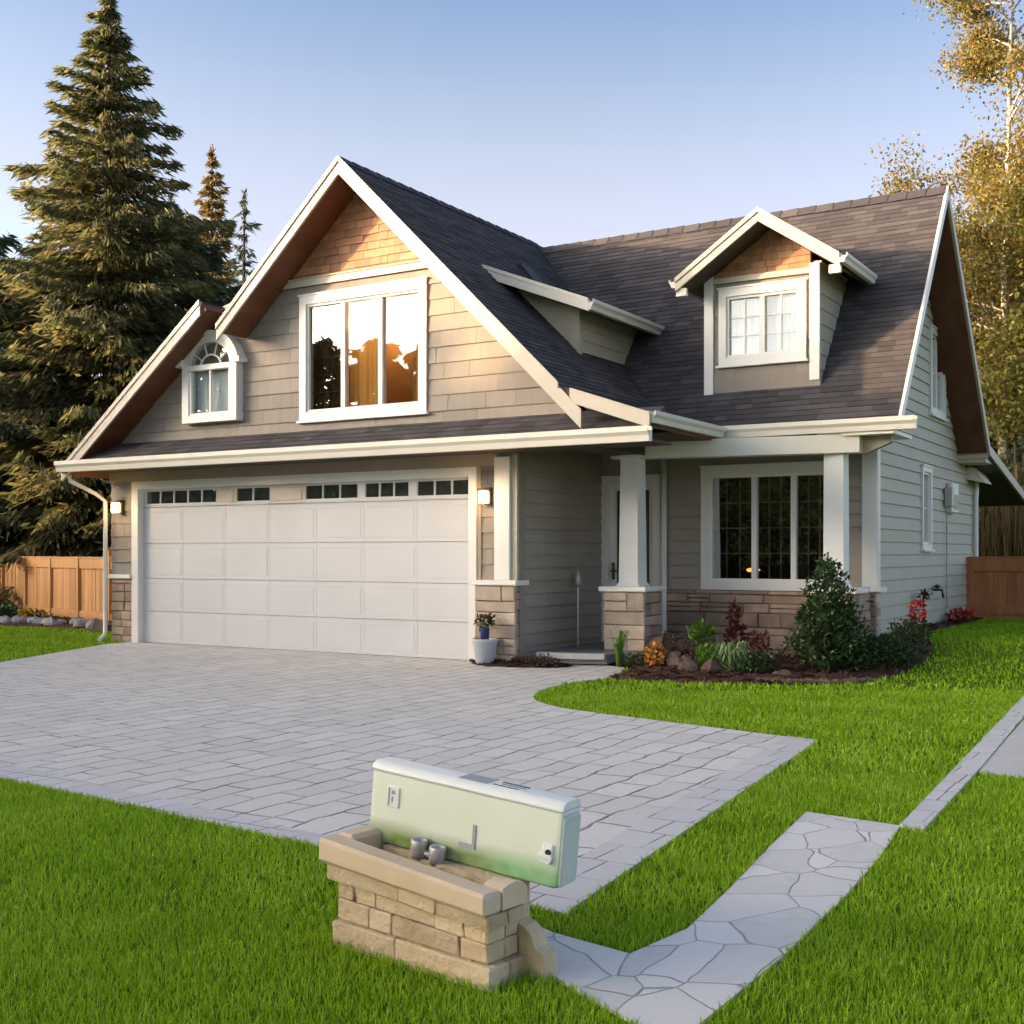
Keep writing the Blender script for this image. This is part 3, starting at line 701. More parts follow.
deck('roof', [(LT[0], back + 3, LT[1]), (LT[0], RF, LT[1]), (RX, RF, RZ), (RX, back + 3, RZ)], 23)
TL = (-12.12, RZ - SLU * (RX + 12.12))
deck('roof', [(TL[0], 12.50, TL[1]), (TL[0], RF, TL[1]), (LT[0] - .003, RF, LT[1] - .003), (LT[0] - .003, 12.50, LT[1] - .003)], 24)
deck('roof', [(LE[0], BY, LE[1]), (LE[0], RF + .03, LE[1]), (LM[0], RF + .03, LM[1]), (LM[0], BY, LM[1])], 25)
deck('roof', [(LM[0], BY, LM[1]), (LM[0], 12.52, LM[1]), (LT[0] + .05, 12.52, LT[1] + .03), (LT[0] + .05, BY, LT[1] + .03)], 26)
MXL = VT[0]
deck('roof', [VB, (XR, EY, EZ), (XR, MY, MZ), VT, VK], 27)
deck('roof', [(XR, RY, RZ2), (MXL, RY, RZ2), (MXL, MY, MZ), (XR, MY, MZ)], 28)
deck('roof', [(XR, 24.2, 2.42), (-6.5, 24.2, 2.42), (-6.5, RY, RZ2), (XR, RY, RZ2)], 29, soff='darksoffit')
deck('skirt_roof', [(-15.3, 12.02, 2.77), (-5.60, 12.02, 2.77), (-5.60, GG, 3.07), (-14.95, GG, 3.07)], 30, soff='darksoffit', t=.10, row=.13)
# ridge caps
mb = MB()
def ridge(mb, a, b, w, dz, slopes):
    a, b = Vector(a), Vector(b); L = (b - a).length; n = int(L / .25); d = (b - a) / n; side = d.normalized().cross(Vector((0, 0, 1)))
    for i in range(n):
        p, q = a + d * i, a + d * (i + 1.12)
        lift = Vector((0, 0, .012)); k = .02
        mb.add([p + Vector((0, 0, k)) + lift, q + Vector((0, 0, k)), p + side * w + Vector((0, 0, k - w * slopes[0])) + lift, q + side * w + Vector((0, 0, k - w * slopes[0])),
                p - side * w + Vector((0, 0, k - w * slopes[1])) + lift, q - side * w + Vector((0, 0, k - w * slopes[1]))], [(0, 2, 3, 1), (0, 1, 5, 4)])
ridge(mb, (RX, RF, RZ), (RX, back, RZ), .12, 0, (SR, SLU))
ridge(mb, (XR, MY, MZ), (MXL, MY, MZ), .12, 0, (MS * .95, MS * .9))
P(mb, 'ridge_cap', 'roof')
# rake boards: front gable
def rakeboard(mb, a, b, hgt, y0, y1, drop=0.0):
    """board hung under the line a-b (x,z), between y0 and y1"""
    mb.prism([(a[0], y0, a[1] - drop), (b[0], y0, b[1] - drop), (b[0], y0, b[1] - drop - hgt), (a[0], y0, a[1] - drop - hgt)], (0, y1 - y0, 0))
up_n = .035
mb = MB()
RT = (-6.40, 3.01)
rakeboard(mb, (RX, RZ + .01), (RT[0], RT[1] + .02), .22, RF - .035, RF, 0)
rakeboard(mb, (RX, RZ + .03), (KX, KZ + .03), .07, RF - .055, RF - .035, 0)
P(mb, 'rake_board', 'rake')
mb = MB(); rakeboard(mb, (TL[0], TL[1] + .01), (RX, RZ + .01), .20, RF - .035, RF, 0); rakeboard(mb, (TL[0], TL[1] + .03), (RX, RZ + .03), .07, RF - .055, RF - .035)
P(mb, 'rake_board', 'rake')
mb = MB(); rakeboard(mb, (LE[0], LE[1] + .01), (LM[0] , LM[1] + .01), .20, RF - .02, RF + .015); rakeboard(mb, (LE[0], LE[1] + .03), (LM[0], LM[1] + .03), .07, RF - .035, RF - .02)
P(mb, 'rake_board', 'rake')
mb = MB().prism([(LM[0], 12.48, LM[1] + .01), (LT[0], 12.48, LT[1] + .01), (LT[0], 12.48, LT[1] - .14), (LM[0], 12.48, LM[1] - .14)], (0, .03, 0)); P(mb, 'fascia', 'frieze')
mb = MB(); rakeboard(mb, (KX + .14, KZ - .04), (FX + .03, FZ + .02), .17, RF - .03, RF + .0); P(mb, 'rake_board', 'rake')
# right-hand rakes
def yrake(mb, a, b, hgt, x0, x1):
    mb.prism([(x0, a[0], a[1]), (x0, b[0], b[1]), (x0, b[0], b[1] - hgt), (x0, a[0], a[1] - hgt)], (x1 - x0, 0, 0))
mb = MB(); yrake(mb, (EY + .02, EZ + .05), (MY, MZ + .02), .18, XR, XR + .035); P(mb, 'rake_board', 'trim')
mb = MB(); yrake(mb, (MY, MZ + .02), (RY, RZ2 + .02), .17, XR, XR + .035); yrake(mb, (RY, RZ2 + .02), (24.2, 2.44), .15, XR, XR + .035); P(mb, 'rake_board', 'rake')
mb = MB().box(XW, XR, RY - .05, RY + .0, 2.90, 3.06); mb.box(XW, XR - .03, RY - .02, RY + .7, 2.84, 2.90); P(mb, 'eave_return', 'rake')
mb = MB().hexa([(XW, 20.9, 2.62), (XW + .30, 20.9, 2.55), (XW + .30, 21.5, 2.55), (XW, 21.5, 2.62), (XW, 20.9, 2.86), (XW + .14, 20.9, 2.80), (XW + .14, 21.5, 2.80), (XW, 21.5, 2.86)]); P(mb, 'eave_return', 'trim')
# gutters
def gutter(mb, a, b, out, h=.15, d=.12):
    """K-style trough running a-b, lip towards out"""
    a, b, o = Vector(a), Vector(b), Vector(out).normalized(); z = Vector((0, 0, 1))
    prof = [(0, 0), (0, -h), (d * .6, -h), (d * .72, -h * .6), (d, -h * .35), (d, 0), (d - .012, 0), (d - .012, -h * .3), (.012, -h * .3), (.012, 0)]
    mb.prism([a + o * p + z * q for p, q in prof], b - a)
mb = MB(); gutter(mb, (-15.42, 12.03, 2.79), (-5.52, 12.03, 2.79), (0, -1, 0), .165, .12); P(mb, 'gutter', 'gutter')
mb = MB(); gutter(mb, (-5.60, EY + .02, 2.99), (-3.20, EY + .02, 2.99), (0, -1, 0), .15, .12); P(mb, 'gutter', 'gutter')
mb = MB(); gutter(mb, (FX - .02, RF + .02, 2.97), (FX - .02, EY - .1, 2.97), (1, 0, 0), .13, .10); P(mb, 'gutter', 'gutter')
mb = MB(); gutter(mb, (LE[0] + .02, BY, 2.72), (LE[0] + .02, RF + .02, 2.72), (-1, 0, 0), .14, .11); P(mb, 'gutter', 'gutter')
mb = MB(); mb.box(XW - .2, XW + .42, EY - .02, PW + .1, 2.80, 2.845); P(mb, 'soffit', 'gutter')
# skirt soffit, frieze, porch ceiling, beams
mb = MB().box(-15.3, -5.62, 12.05, GW + .05, 2.645, 2.675); mb.box(-15.3, -5.62, 12.032, 12.05, 2.645, 2.78); P(mb, 'soffit', 'darksoffit')
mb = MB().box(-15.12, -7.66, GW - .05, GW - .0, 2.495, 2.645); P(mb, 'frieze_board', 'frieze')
mb = MB().box(-7.75, -5.64, GW + .06, PW, 2.80, 2.83); mb.box(-5.64, XW + .1, EY + .14, PW, 2.80, 2.83); P(mb, 'porch_ceiling', 'darksoffit')
mb = MB().hexa([(-6.9, 13.78, 2.60), (XW, 14.35, 2.60), (XW, 14.60, 2.60), (-6.9, 14.03, 2.60), (-6.9, 13.78, 2.82), (XW, 14.35, 2.82), (XW, 14.60, 2.82), (-6.9, 14.03, 2.82)])
P(mb, 'beam', 'gutter')
mb = MB().box(-6.86, -6.46, 12.15, 13.9, 2.64, 2.82); P(mb, 'beam', 'darksoffit')
mb = MB().box(-7.72, -5.62, 12.05, 12.14, 2.66, 2.79); P(mb, 'beam', 'gutter')

# --- garage front: door, trim, stone, posts
gd = MB()
DX0, DX1, DY = -14.48, -8.39, GW + .07
cols_x = [DX0 + (DX1 - DX0) * i / 7 for i in range(8)]; cols_x[6] = -9.27; cols_x[5] = -10.16
rows_z = [.015, .50, 1.0, 1.54, 2.09]
gd.box(DX0, DX1, DY + .03, DY + .06, 0, 2.40)
for r in range(4):
    for k in range(7):
        a, b, c, d = cols_x[k] + .0005, cols_x[k + 1] - .0005, rows_z[r] + .003, rows_z[r + 1] - .003
        gd.cbox(a, b, DY, DY + .04, c, d, .0025)
        gd.cbox(a + .05, b - .05, DY - .004, DY + .02, c + .06, d - .07, .003)
gdo = P(gd, 'garage_door', 'door_white')
wins = [(-14.41, -12.94, 5), (-12.52, -11.88, 2), (-11.20, -10.28, 3), (-10.14, -9.42, 3), (-9.27, -8.45, 3)]
x = DX0
for (a, b, n) in wins + [(DX1, DX1, 0)]:
    if a - x > .03:
        tan = -13 < a < -10.5; t_ = MB().cbox(x, a, DY, DY + .04, 2.096, 2.37, .006)
        if a - x > .3: t_.cbox(x + .06, a - .06, DY - .012, DY + .03, 2.14, 2.32, .008)
        P(t_, 'top_panel', 'door_tan' if tan else 'door_white', gdo)
    if n:
        top = MB(); top.box(a, b, DY, DY + .04, 2.096, 2.15); top.box(a, b, DY, DY + .04, 2.335, 2.37)
        for i in range(1, n): top.box(a + (b - a) * i / n - .011, a + (b - a) * i / n + .011, DY + .004, DY + .04, 2.15, 2.335)
        wn_ = P(MB().box(a, b, DY + .02, DY + .026, 2.15, 2.335), 'window', 'glass_dim', gdo)
        P(top, 'window_frame', 'door_white', gdo)
    x = b
P(MB().box(-14.5, -8.36, GW + 1.2, GW + 1.25, .0, 2.6).box(-14.5, -8.36, GW + .2, GW + 1.2, 2.45, 2.5).box(-14.5, -8.36, GW + .2, GW + 1.2, -.02, .008), 'garage_interior', 'dark')
mb = MB().box(-14.62, -14.48, GW - .045, GW + .11, 0, 2.49); mb.box(-8.39, -8.27, GW - .045, GW + .11, 0, 2.49); mb.box(-14.48, -8.39, GW - .045, GW + .11, 2.37, 2.49)
P(mb, 'door_frame', 'trim')
# stone skirts left and right of the door with white ledges
fr = Frame((0, GW, 0), (1, 0, 0), up)
P(stones(MB(), fr, -15.10, -14.63, 0, 1.00, (.11, .17), (.2, .45), seed=31), 'stone_veneer', 'stone_side')
P(MB().box(-15.16, -14.63, GW - .075, GW, 1.00, 1.06), 'ledge', 'trim')
# stone pier at the garage corner
px0, px1, py0, py1 = -8.255, -7.68, GW - .10, GW + .16
P(MB().box(px0 + .02, px1 - .02, py0 + .02, py1, 0, 1.0), 'pier', 'mortar')
mb = stones(MB(), Frame((0, py0 + .02, 0), (1, 0, 0), up), px0, px1 + .03, .0, .99, (.12, .2), (.28, .6), (.02, .04), seed=32)
P(mb, 'stone_veneer', 'stone')
mb = stones(MB(), Frame((px1 - .02, 0, 0), (0, 1, 0), up), py0, py1, .0, .99, (.12, .2), (.2, .5), (.02, .04), seed=33)
P(mb, 'stone_veneer', 'stone_side')
P(MB().cbox(px0 - .01, px1 + .06, py0 - .05, py1 + .03, .99, 1.055, .01), 'ledge', 'trim')
mb = MB().cbox(-7.97, -7.74, GW - .10, GW + .02, 1.055, 2.60, .008); P(mb, 'corner_board', 'trim')
mb = MB().box(-7.74, -7.655, GW - .06, GW + .10, 1.055, 2.62); P(mb, 'corner_board', 'siding')
mb = MB().box(-8.27, -8.21, GW - .03, GW, 1.055, 2.49); P(mb, 'corner_board', 'frieze')
# porch floor
slab_poly = [(PX, GW + .12), (-7.42, 12.92), (-7.0, 12.98), (-6.62, 13.10), (-6.62, 15.08), (PX, 15.08)]
P(MB().prism([(x, y, .03) for x, y in slab_poly], (0, 0, .115)), 'porch_floor', 'concrete_dark')
P(MB().prism([(PX + .2, 12.90, .09), (-7.42, 12.875, .09), (-7.0, 12.93, .09), (-6.63, 13.05, .09), (-6.66, 13.16, .09), (-7.0, 13.04, .09), (-7.42, 12.99, .09), (PX + .2, 13.01, .09)], (0, 0, .068)), 'step_nosing', 'concrete')
# columns
def tapered(mb, cx, cy, w0, w1, z0, z1):
    a, b = w0 / 2, w1 / 2
    mb.hexa([(cx - a, cy - a, z0), (cx + a, cy - a, z0), (cx + a, cy + a, z0), (cx - a, cy + a, z0), (cx - b, cy - b, z1), (cx + b, cy - b, z1), (cx + b, cy + b, z1), (cx - b, cy + b, z1)])
def column(cx, cy, zb_, z1, w0, w1):
    mb = MB(); tapered(mb, cx, cy, w0, w1, zb_, z1 - .22)
    c = P(mb, 'column', 'trim')
    mb = MB(); mb.cbox(cx - w1 * .62, cx + w1 * .62, cy - w1 * .62, cy + w1 * .62, z1 - .235, z1 - .19, .008)
    tapered(mb, cx, cy, w1 * 1.05, w1 * 1.5, z1 - .19, z1 - .06); mb.cbox(cx - w1 * .8, cx + w1 * .8, cy - w1 * .8, cy + w1 * .8, z1 - .06, z1, .008)
    P(mb, 'capital', 'trim', c)
    mb = MB(); tapered(mb, cx, cy, w0 * 1.25, w0 * 1.02, zb_, zb_ + .05); P(mb, 'base', 'trim', c)
    return c
CX, CY = -6.63, 13.86
column(CX, CY, .97, 2.83, .27, .235)
pw = .56
P(MB().box(CX - pw / 2 + .02, CX + pw / 2 - .02, CY - pw / 2 + .02, CY + pw / 2 - .02, .0, .9), 'pier', 'mortar')
mb = stones(MB(), Frame((0, CY - pw / 2 + .02, 0), (1, 0, 0), up), CX - pw / 2, CX + pw / 2 + .02, .16, .905, (.12, .2), (.26, .6), (.02, .038), seed=41)
P(mb, 'stone_veneer', 'stone')
mb = stones(MB(), Frame((CX + pw / 2 - .02, 0, 0), (0, 1, 0), up), CY - pw / 2, CY + pw / 2, .16, .905, (.12, .2), (.2, .5), (.02, .038), seed=42)
P(mb, 'stone_veneer', 'stone_side')
P(MB().cbox(CX - pw / 2 - .01, CX + pw / 2 + .01, CY - pw / 2 - .01, CY + pw / 2 + .01, -.05, .16, .01), 'pier_footing', 'concrete_dark')
P(MB().cbox(CX - pw / 2 - .05, CX + pw / 2 + .05, CY - pw / 2 - .05, CY + pw / 2 + .05, .905, .97, .012), 'ledge', 'trim')
CX2, CY2 = -4.20, 14.50
column(CX2, CY2, .97, 2.84, .25, .235)
mb = stones(MB(), Frame((0, CY2 - .24, 0), (1, 0, 0), up), CX2 - .25, CX2 + .27, -.05, .905, (.12, .2), (.26, .6), (.02, .038), seed=43)
mb2 = stones(MB(), Frame((CX2 + .25, 0, 0), (0, 1, 0), up), CY2 - .24, PW + .02, -.05, .905, (.12, .2), (.2, .5), (.01, .02), seed=44)
P(MB().box(CX2 - .25, CX2 + .25, CY2 - .24, CY2 + .24, -.1, .905), 'pier', 'mortar'); P(mb, 'stone_veneer', 'stone_side'); P(mb2, 'stone_veneer', 'stone_side')
P(MB().cbox(CX2 - .3, CX2 + .32, CY2 - .29, CY2 + .3, .905, .97, .01), 'ledge', 'trim')
# corner boards at the right front corner
mb = MB().box(XW - .16, XW + .03, PW - .035, PW - .0, .97, 2.80); mb.box(XW + .002, XW + .035, PW, PW + .10, .97, 2.80); P(mb, 'corner_board', 'trim')
mb = MB().box(XW - .05, XW + .10, PW - .09, PW + .16, .91, .97); P(mb, 'ledge', 'trim')
mb = stones(MB(), Frame((XW, 0, 0), (0, 1, 0), up), PW - .02, PW + .16, .1, .91, (.12, .2), (.2, .3), (.02, .03), seed=46); P(mb, 'stone_veneer', 'stone')
mb = MB().hexa([(XW, 14.5, 2.58), (XW + .34, 14.5, 2.72), (XW + .34, 14.62, 2.72), (XW, 14.62, 2.58), (XW - .1, 14.5, 2.80), (XW + .34, 14.5, 2.80), (XW + .34, 14.62, 2.80), (XW - .1, 14.62, 2.80)]); P(mb, 'bracket', 'frieze')
# stone veneer under the living-room window
fr = Frame((0, PW, 0), (1, 0, 0), up)
P(stones(MB(), fr, -6.74, XW, -.05, .90, (.07, .19), (.2, .62), (.02, .06), seed=51), 'stone_veneer', 'stone_side')
P(MB().box(-6.74, XW, PW - .015, PW - .009, -.05, .9), 'stone_veneer', 'mortar')

# --- windows
def window(name, fr, rect, tw, splits, glass, grids=None, sill=False, trim='trim', depth=.06, twb=None, room='dark', pane_backings=(), roomdepth=.9):
    """trim round a hole in a wall, divided into lights; each light has a sash, a pane and muntins"""
    a, b, c, d = rect; twb = twb or tw
    bx = lambda mb, u0, u1, v0, v1, n0, n1: mb.hexa([fr(u0, v0, n0), fr(u1, v0, n0), fr(u1, v1, n0), fr(u0, v1, n0), fr(u0, v0, n1), fr(u1, v0, n1), fr(u1, v1, n1), fr(u0, v1, n1)])
    mb = MB()
    bx(mb, a - tw, a, c - twb, d + tw, -.10, .042); bx(mb, b, b + tw, c - twb, d + tw, -.10, .042)
    bx(mb, a, b, d, d + tw, -.10, .042); bx(mb, a, b, c - twb, c, -.10, .042)
    bx(mb, a - tw - .02, b + tw + .02, d + tw, d + tw + .022, -.01, .058)
    if sill: bx(mb, a - tw - .03, b + tw + .03, c - twb - .03, c - twb, -.01, .075)
    root = P(mb, name, trim)
    edges = [a] + list(splits) + [b]
    for i in range(len(edges) - 1):
        u0, u1 = edges[i], edges[i + 1]; s = .034
        m1 = MB(); bx(m1, u0, u0 + s, c, d, -.08, .012); bx(m1, u1 - s, u1, c, d, -.08, .012); bx(m1, u0 + s, u1 - s, d - s, d, -.08, .012); bx(m1, u0 + s, u1 - s, c, c + s, -.08, .012)
        P(m1, 'sash', trim, root)
        m2 = MB(); bx(m2, u0 + s, u1 - s, c + s, d - s, -.036, -.030); P(m2, 'pane', glass[i] if isinstance(glass, list) else glass, root)
        if grids and grids[i]:
            nu, nv, behind = grids[i]; m3 = MB(); w = .009; z0, z1 = (-.06, -.045) if behind else (-.029, -.012)
            for k in range(1, nu): x_ = u0 + s + (u1 - u0 - 2 * s) * k / nu; bx(m3, x_ - w, x_ + w, c + s, d - s, z0, z1)
            for k in range(1, nv): y_ = c + s + (d - c - 2 * s) * k / nv; bx(m3, u0 + s, u1 - s, y_ - w, y_ + w, z0 + .002, z1 - .002)
            P(m3, 'muntin', 'dimbar' if behind else trim, root)
    for (i, f0, f1, v1, cm) in pane_backings:   # folded cloth inside the pane, gold and pale ones coloured as reflections
        u0, u1 = edges[i] + .03, edges[i + 1] - .03; e0, e1 = u0 + (u1 - u0) * f0, u0 + (u1 - u0) * f1; m5 = MB(); n = 22; v1 = c + (d - c) * v1
        pts = [(e0 + (e1 - e0) * k / n, -.105 + .012 * math.sin(k * 1.9) + .006 * math.sin(k * .8)) for k in range(n + 1)]
        m5.add([fr(x, c + .02, z) for x, z in pts] + [fr(x, v1, z) for x, z in pts], [(k, k + 1, n + 2 + k, n + 1 + k) for k in range(n)], True)
        P(m5, 'pane_backing', cm, root)
    m4 = MB()   # the room behind
    bx(m4, a - .1, b + .1, c - .1, d + .1, -roomdepth - .02, -roomdepth)
    for (u0, u1, v0, v1) in ((a - .12, a - .1, c - .1, d + .1), (b + .1, b + .12, c - .1, d + .1), (a - .1, b + .1, d + .1, d + .12), (a - .1, b + .1, c - .12, c - .1)): bx(m4, u0, u1, v0, v1, -roomdepth, -.125)
    P(m4, 'room', room, root)
    return root
fr = Frame((0, GG, 0), (1, 0, 0), up)
window('window', fr, w_big, .115, [-10.30, -9.67], ['glass_dim', 'glass_up', 'glass_up'], [(2, 6, True), None, None], True, room='pane_backing', pane_backings=[(0, 0, 1, 1, 'pane_backing'), (1, 0, 1, .74, 'gold_reflection'), (2, .72, 1, .42, 'gold_reflection')])
il = bpy.data.lights.new('added_amber_light', 'POINT'); il.energy = 8; il.color = (1, .58, .24); il.shadow_soft_size = .15  # amber light added behind the cloth to tint the panes
io = bpy.data.objects.new('added_amber_light', il); COL.objects.link(io); io.parent = house; io.location = Vector((-10.1, GG + .55, 4.45)) - HL
# living room
fr = Frame((0, PW, 0), (1, 0, 0), up)
lw = window('window', fr, w_liv, .115, [-5.46, -4.93], 'glass_low', [(3, 4, True)] * 3, False, twb=.115, roomdepth=1.6)
P(MB().lathe((-5.60, PW + .35, 1.14), [(.0, 0), (.07, .0), (.10, .03), (.06, .05), (.0, .055)], 10), 'lamp', 'ember', lw)
# side wall windows
fr = Frame((XW, 0, 0), (0, 1, 0), up)
window('window', fr, w_att, .09, [18.57], 'glass_low', [(1, 2, False)] * 2, True)
window('window', fr, w_nar, .075, [], 'glass_low', [(1, 2, False)], True)
# utility box on the side wall
ub = P(MB().cbox(XW + .02, XW + .10, 19.25, 19.75, 2.02, 2.48, .012), 'utility_box', 'trim')
P(MB().box(XW + .10, XW + .112, 19.35, 19.68, 2.08, 2.30), 'cover', 'siding', ub)
P(MB().cbox(XW + .02, XW + .14, 19.05, 19.2, 2.1, 2.4, .01), 'meter', 'metal', ub)
P(MB().tube([(XW + .05, 19.1, 2.1), (XW + .05, 19.1, .95), (XW + .05, 19.1, .55)], .012, 6), 'conduit', 'siding', ub)

# arched window with its hood
fr = Frame((0, ARY, 0), (1, 0, 0), up)
AU, AV = arch_u, w_arch[3]
def arc_pts(r, n=20, a0=0, a1=math.pi): return [(AU + r * math.cos(a0 + (a1 - a0) * k / n), AV + r * .86 * math.sin(a0 + (a1 - a0) * k / n)) for k in range(n + 1)]
def ring(mb, r0, r1, n0, n1, a0=0, a1=math.pi, n=20):
    A, B = arc_pts(r0, n, a0, a1), arc_pts(r1, n, a0, a1)
    for k in range(n): mb.hexa([fr(*A[k], n0), fr(*B[k], n0), fr(*B[k + 1], n0), fr(*A[k + 1], n0), fr(*A[k], n1), fr(*B[k], n1), fr(*B[k + 1], n1), fr(*A[k + 1], n1)])
W2 = .54
bxf = lambda mb, u0, u1, v0, v1, n0, n1: mb.hexa([fr(u0, v0, n0), fr(u1, v0, n0), fr(u1, v1, n0), fr(u0, v1, n0), fr(u0, v0, n1), fr(u1, v0, n1), fr(u1, v1, n1), fr(u0, v1, n1)])
mb = MB(); ring(mb, .41, .54, -.13, .03); c0 = w_arch[2]
bxf(mb, AU - .54, AU - .41, c0 - .10, AV, -.13, .03); bxf(mb, AU + .41, AU + .54, c0 - .10, AV, -.13, .03); bxf(mb, AU - .41, AU + .41, c0 - .10, c0, -.13, .03)
bxf(mb, AU - .41, AU + .41, AV - .045, AV + .03, -.08, .03)
aw = P(mb, 'arched_window', 'trim')
mb = MB(); ring(mb, .53, .60, -.12, .06, R(6), R(174)); bxf(mb, AU - .63, AU - .51, AV + .02, AV + .09, -.12, .07); bxf(mb, AU + .51, AU + .63, AV + .02, AV + .09, -.12, .07); P(mb, 'hood', 'trim', aw)
ap = arc_pts(.405, 20); mb = MB().prism([fr(x, y, -.036) for x, y in ap], fr.n * .006); P(mb, 'pane', 'glass_up', aw)
mb = MB(); bxf(mb, AU - .41, AU + .41, c0, AV - .045, -.036, -.03); P(mb, 'pane', 'glass_up', aw)
mb = MB(); ring(mb, .19, .215, -.028, -.008, n=14)
for t in (36, 72, 108, 144): mb.bar(fr(AU + .21 * math.cos(R(t)), AV + .15 * math.sin(R(t)), -.018), fr(AU + .405 * math.cos(R(t)), AV + .345 * math.sin(R(t)), -.018), .016, .02, (0, 1, 0))
bxf(mb, AU - .014, AU + .014, c0, AV - .045, -.028, .0)
for (u0, u1, v0, v1) in ((-.41, -.37, c0, AV - .05), (.37, .41, c0, AV - .05), (-.37, .37, c0, c0 + .04)): bxf(mb, AU + u0, AU + u1, v0, v1, -.03, .01)
P(mb, 'muntin', 'trim', aw)
mb = MB(); bxf(mb, AU - .6, AU + .6, c0 - .1, AV + .3, -1.0, -.98); bxf(mb, AU - .6, AU - .56, c0 - .1, AV + .3, -.98, -.32); bxf(mb, AU + .56, AU + .6, c0 - .1, AV + .3, -.98, -.32); P(mb, 'room', 'pane_backing', aw)
mb = MB(); bxf(mb, AU - .40, AU + .40, c0, AV - .05, -.125, -.115); P(mb, 'pane_backing', 'pale_reflection', aw)  # sheets behind the arched panes, coloured like the reflections in them
mb = MB(); bxf(mb, AU - .40, AU + .40, AV - .05, AV + .30, -.125, -.115); P(mb, 'pane_backing', 'gold_reflection', aw)

# --- front door
fr = Frame((0, PW, 0), (1, 0, 0), up)
mb = MB()
for (u0, u1, v0, v1) in ((-7.695, -7.58, .145, 2.475), (-6.90, -6.785, .145, 2.475), (-7.58, -6.90, 2.36, 2.475)): bxf2 = mb.box(u0, u1, PW - .05, PW + .1, v0, v1)
fd = P(MB().box(-7.58, -7.49, PW + .03, PW + .07, .15, 2.36).box(-6.985, -6.90, PW + .03, PW + .07, .15, 2.36).box(-7.49, -6.985, PW + .03, PW + .07, 2.27, 2.36).box(-7.49, -6.985, PW + .03, PW + .07, .15, .42), 'front_door', 'trim')
P(mb, 'door_frame', 'trim', fd)
P(MB().box(-7.49, -6.985, PW + .045, PW + .055, .42, 2.27), 'pane', 'glass_dim', fd)
P(MB().box(-7.6, -6.85, PW + .9, PW + .92, 0, 2.5).box(-7.62, -7.6, PW + .13, PW + .9, 0, 2.5).box(-6.85, -6.83, PW + .13, PW + .9, 0, 2.5).box(-7.6, -6.85, PW + .13, PW + .9, 2.48, 2.5), 'room', 'dark', fd)
hd = MB().cbox(-7.555, -7.515, PW + .005, PW + .03, 1.02, 1.26, .006); hd.tube([(-7.535, PW + .01, 1.14), (-7.535, PW - .05, 1.14), (-7.45, PW - .05, 1.14)], .011, 8); hd.cbox(-7.55, -7.52, PW + .0, PW + .03, .86, .93, .006)
P(hd, 'handle', 'brass', fd)

# --- front dormer on the main roof
DF = 14.74                                    # face plane
dx0, dx1, dxa = -6.00, -4.47, -5.11
dz_e = 4.88; da = 5.66; dslope = (da - dz_e) / (dxa - dx0 + .28)
roofz = lambda y: EZ + MS * (y - EY)
mb = MB()
fr = Frame((0, DF, 0), (1, 0, 0), up)
w_dor = (-5.70, -4.74, 3.93, 4.72)
dor = P(sheet(MB(), fr, [(dx0 + .12, 3.52), (dx1 - .12, 3.52), (dx1 - .12, 4.97), (dx0 + .12, 4.97)], [w_dor], -.08, 0), 'dormer', 'shake')
P(courses(MB(), fr, [(dx0 + .12, 3.68), (dx1 - .12, 3.68), (dx1 - .12, 4.88), (dx0 + .12, 4.88)], .20, .016, [w_dor], tab=(.5, 1.4), jit=.003, seed=61), 'siding', 'shake', dor)
P(MB().box(dx0 + .1, dx1 + .01, DF - .03, DF + .02, 3.46, 3.68), 'base_board', 'shake', dor)
P(MB().box(dx0, dx0 + .125, DF - .045, DF + .1, 3.44, 5.02), 'corner_board', 'trim', dor); P(MB().box(dx1 - .125, dx1, DF - .045, DF + .1, 3.56, 5.02), 'corner_board', 'trim', dor)
P(MB().box(dx0 + .125, dx1 - .125, DF - .05, DF, 4.90, 4.97), 'gable_band', 'rake', dor)
zq = lambda x: da - (da - dz_e) / (dxa - (dx0 - .26)) * abs(x - dxa) - .13
olt = [(dx0 + .125, 4.97), (dx1 - .125, 4.97), (dx1 - .125, zq(dx1 - .125)), (dxa, da - .13), (dx0 + .125, zq(dx0 + .125))]
P(courses(MB(), fr, olt, .085, .012, tab=(.09, .22), jit=.004, seed=62), 'gable_shingles', 'cedar', dor); P(sheet(MB(), fr, olt, (), -.08, -.004), 'gable_shingles', 'cedar', dor)
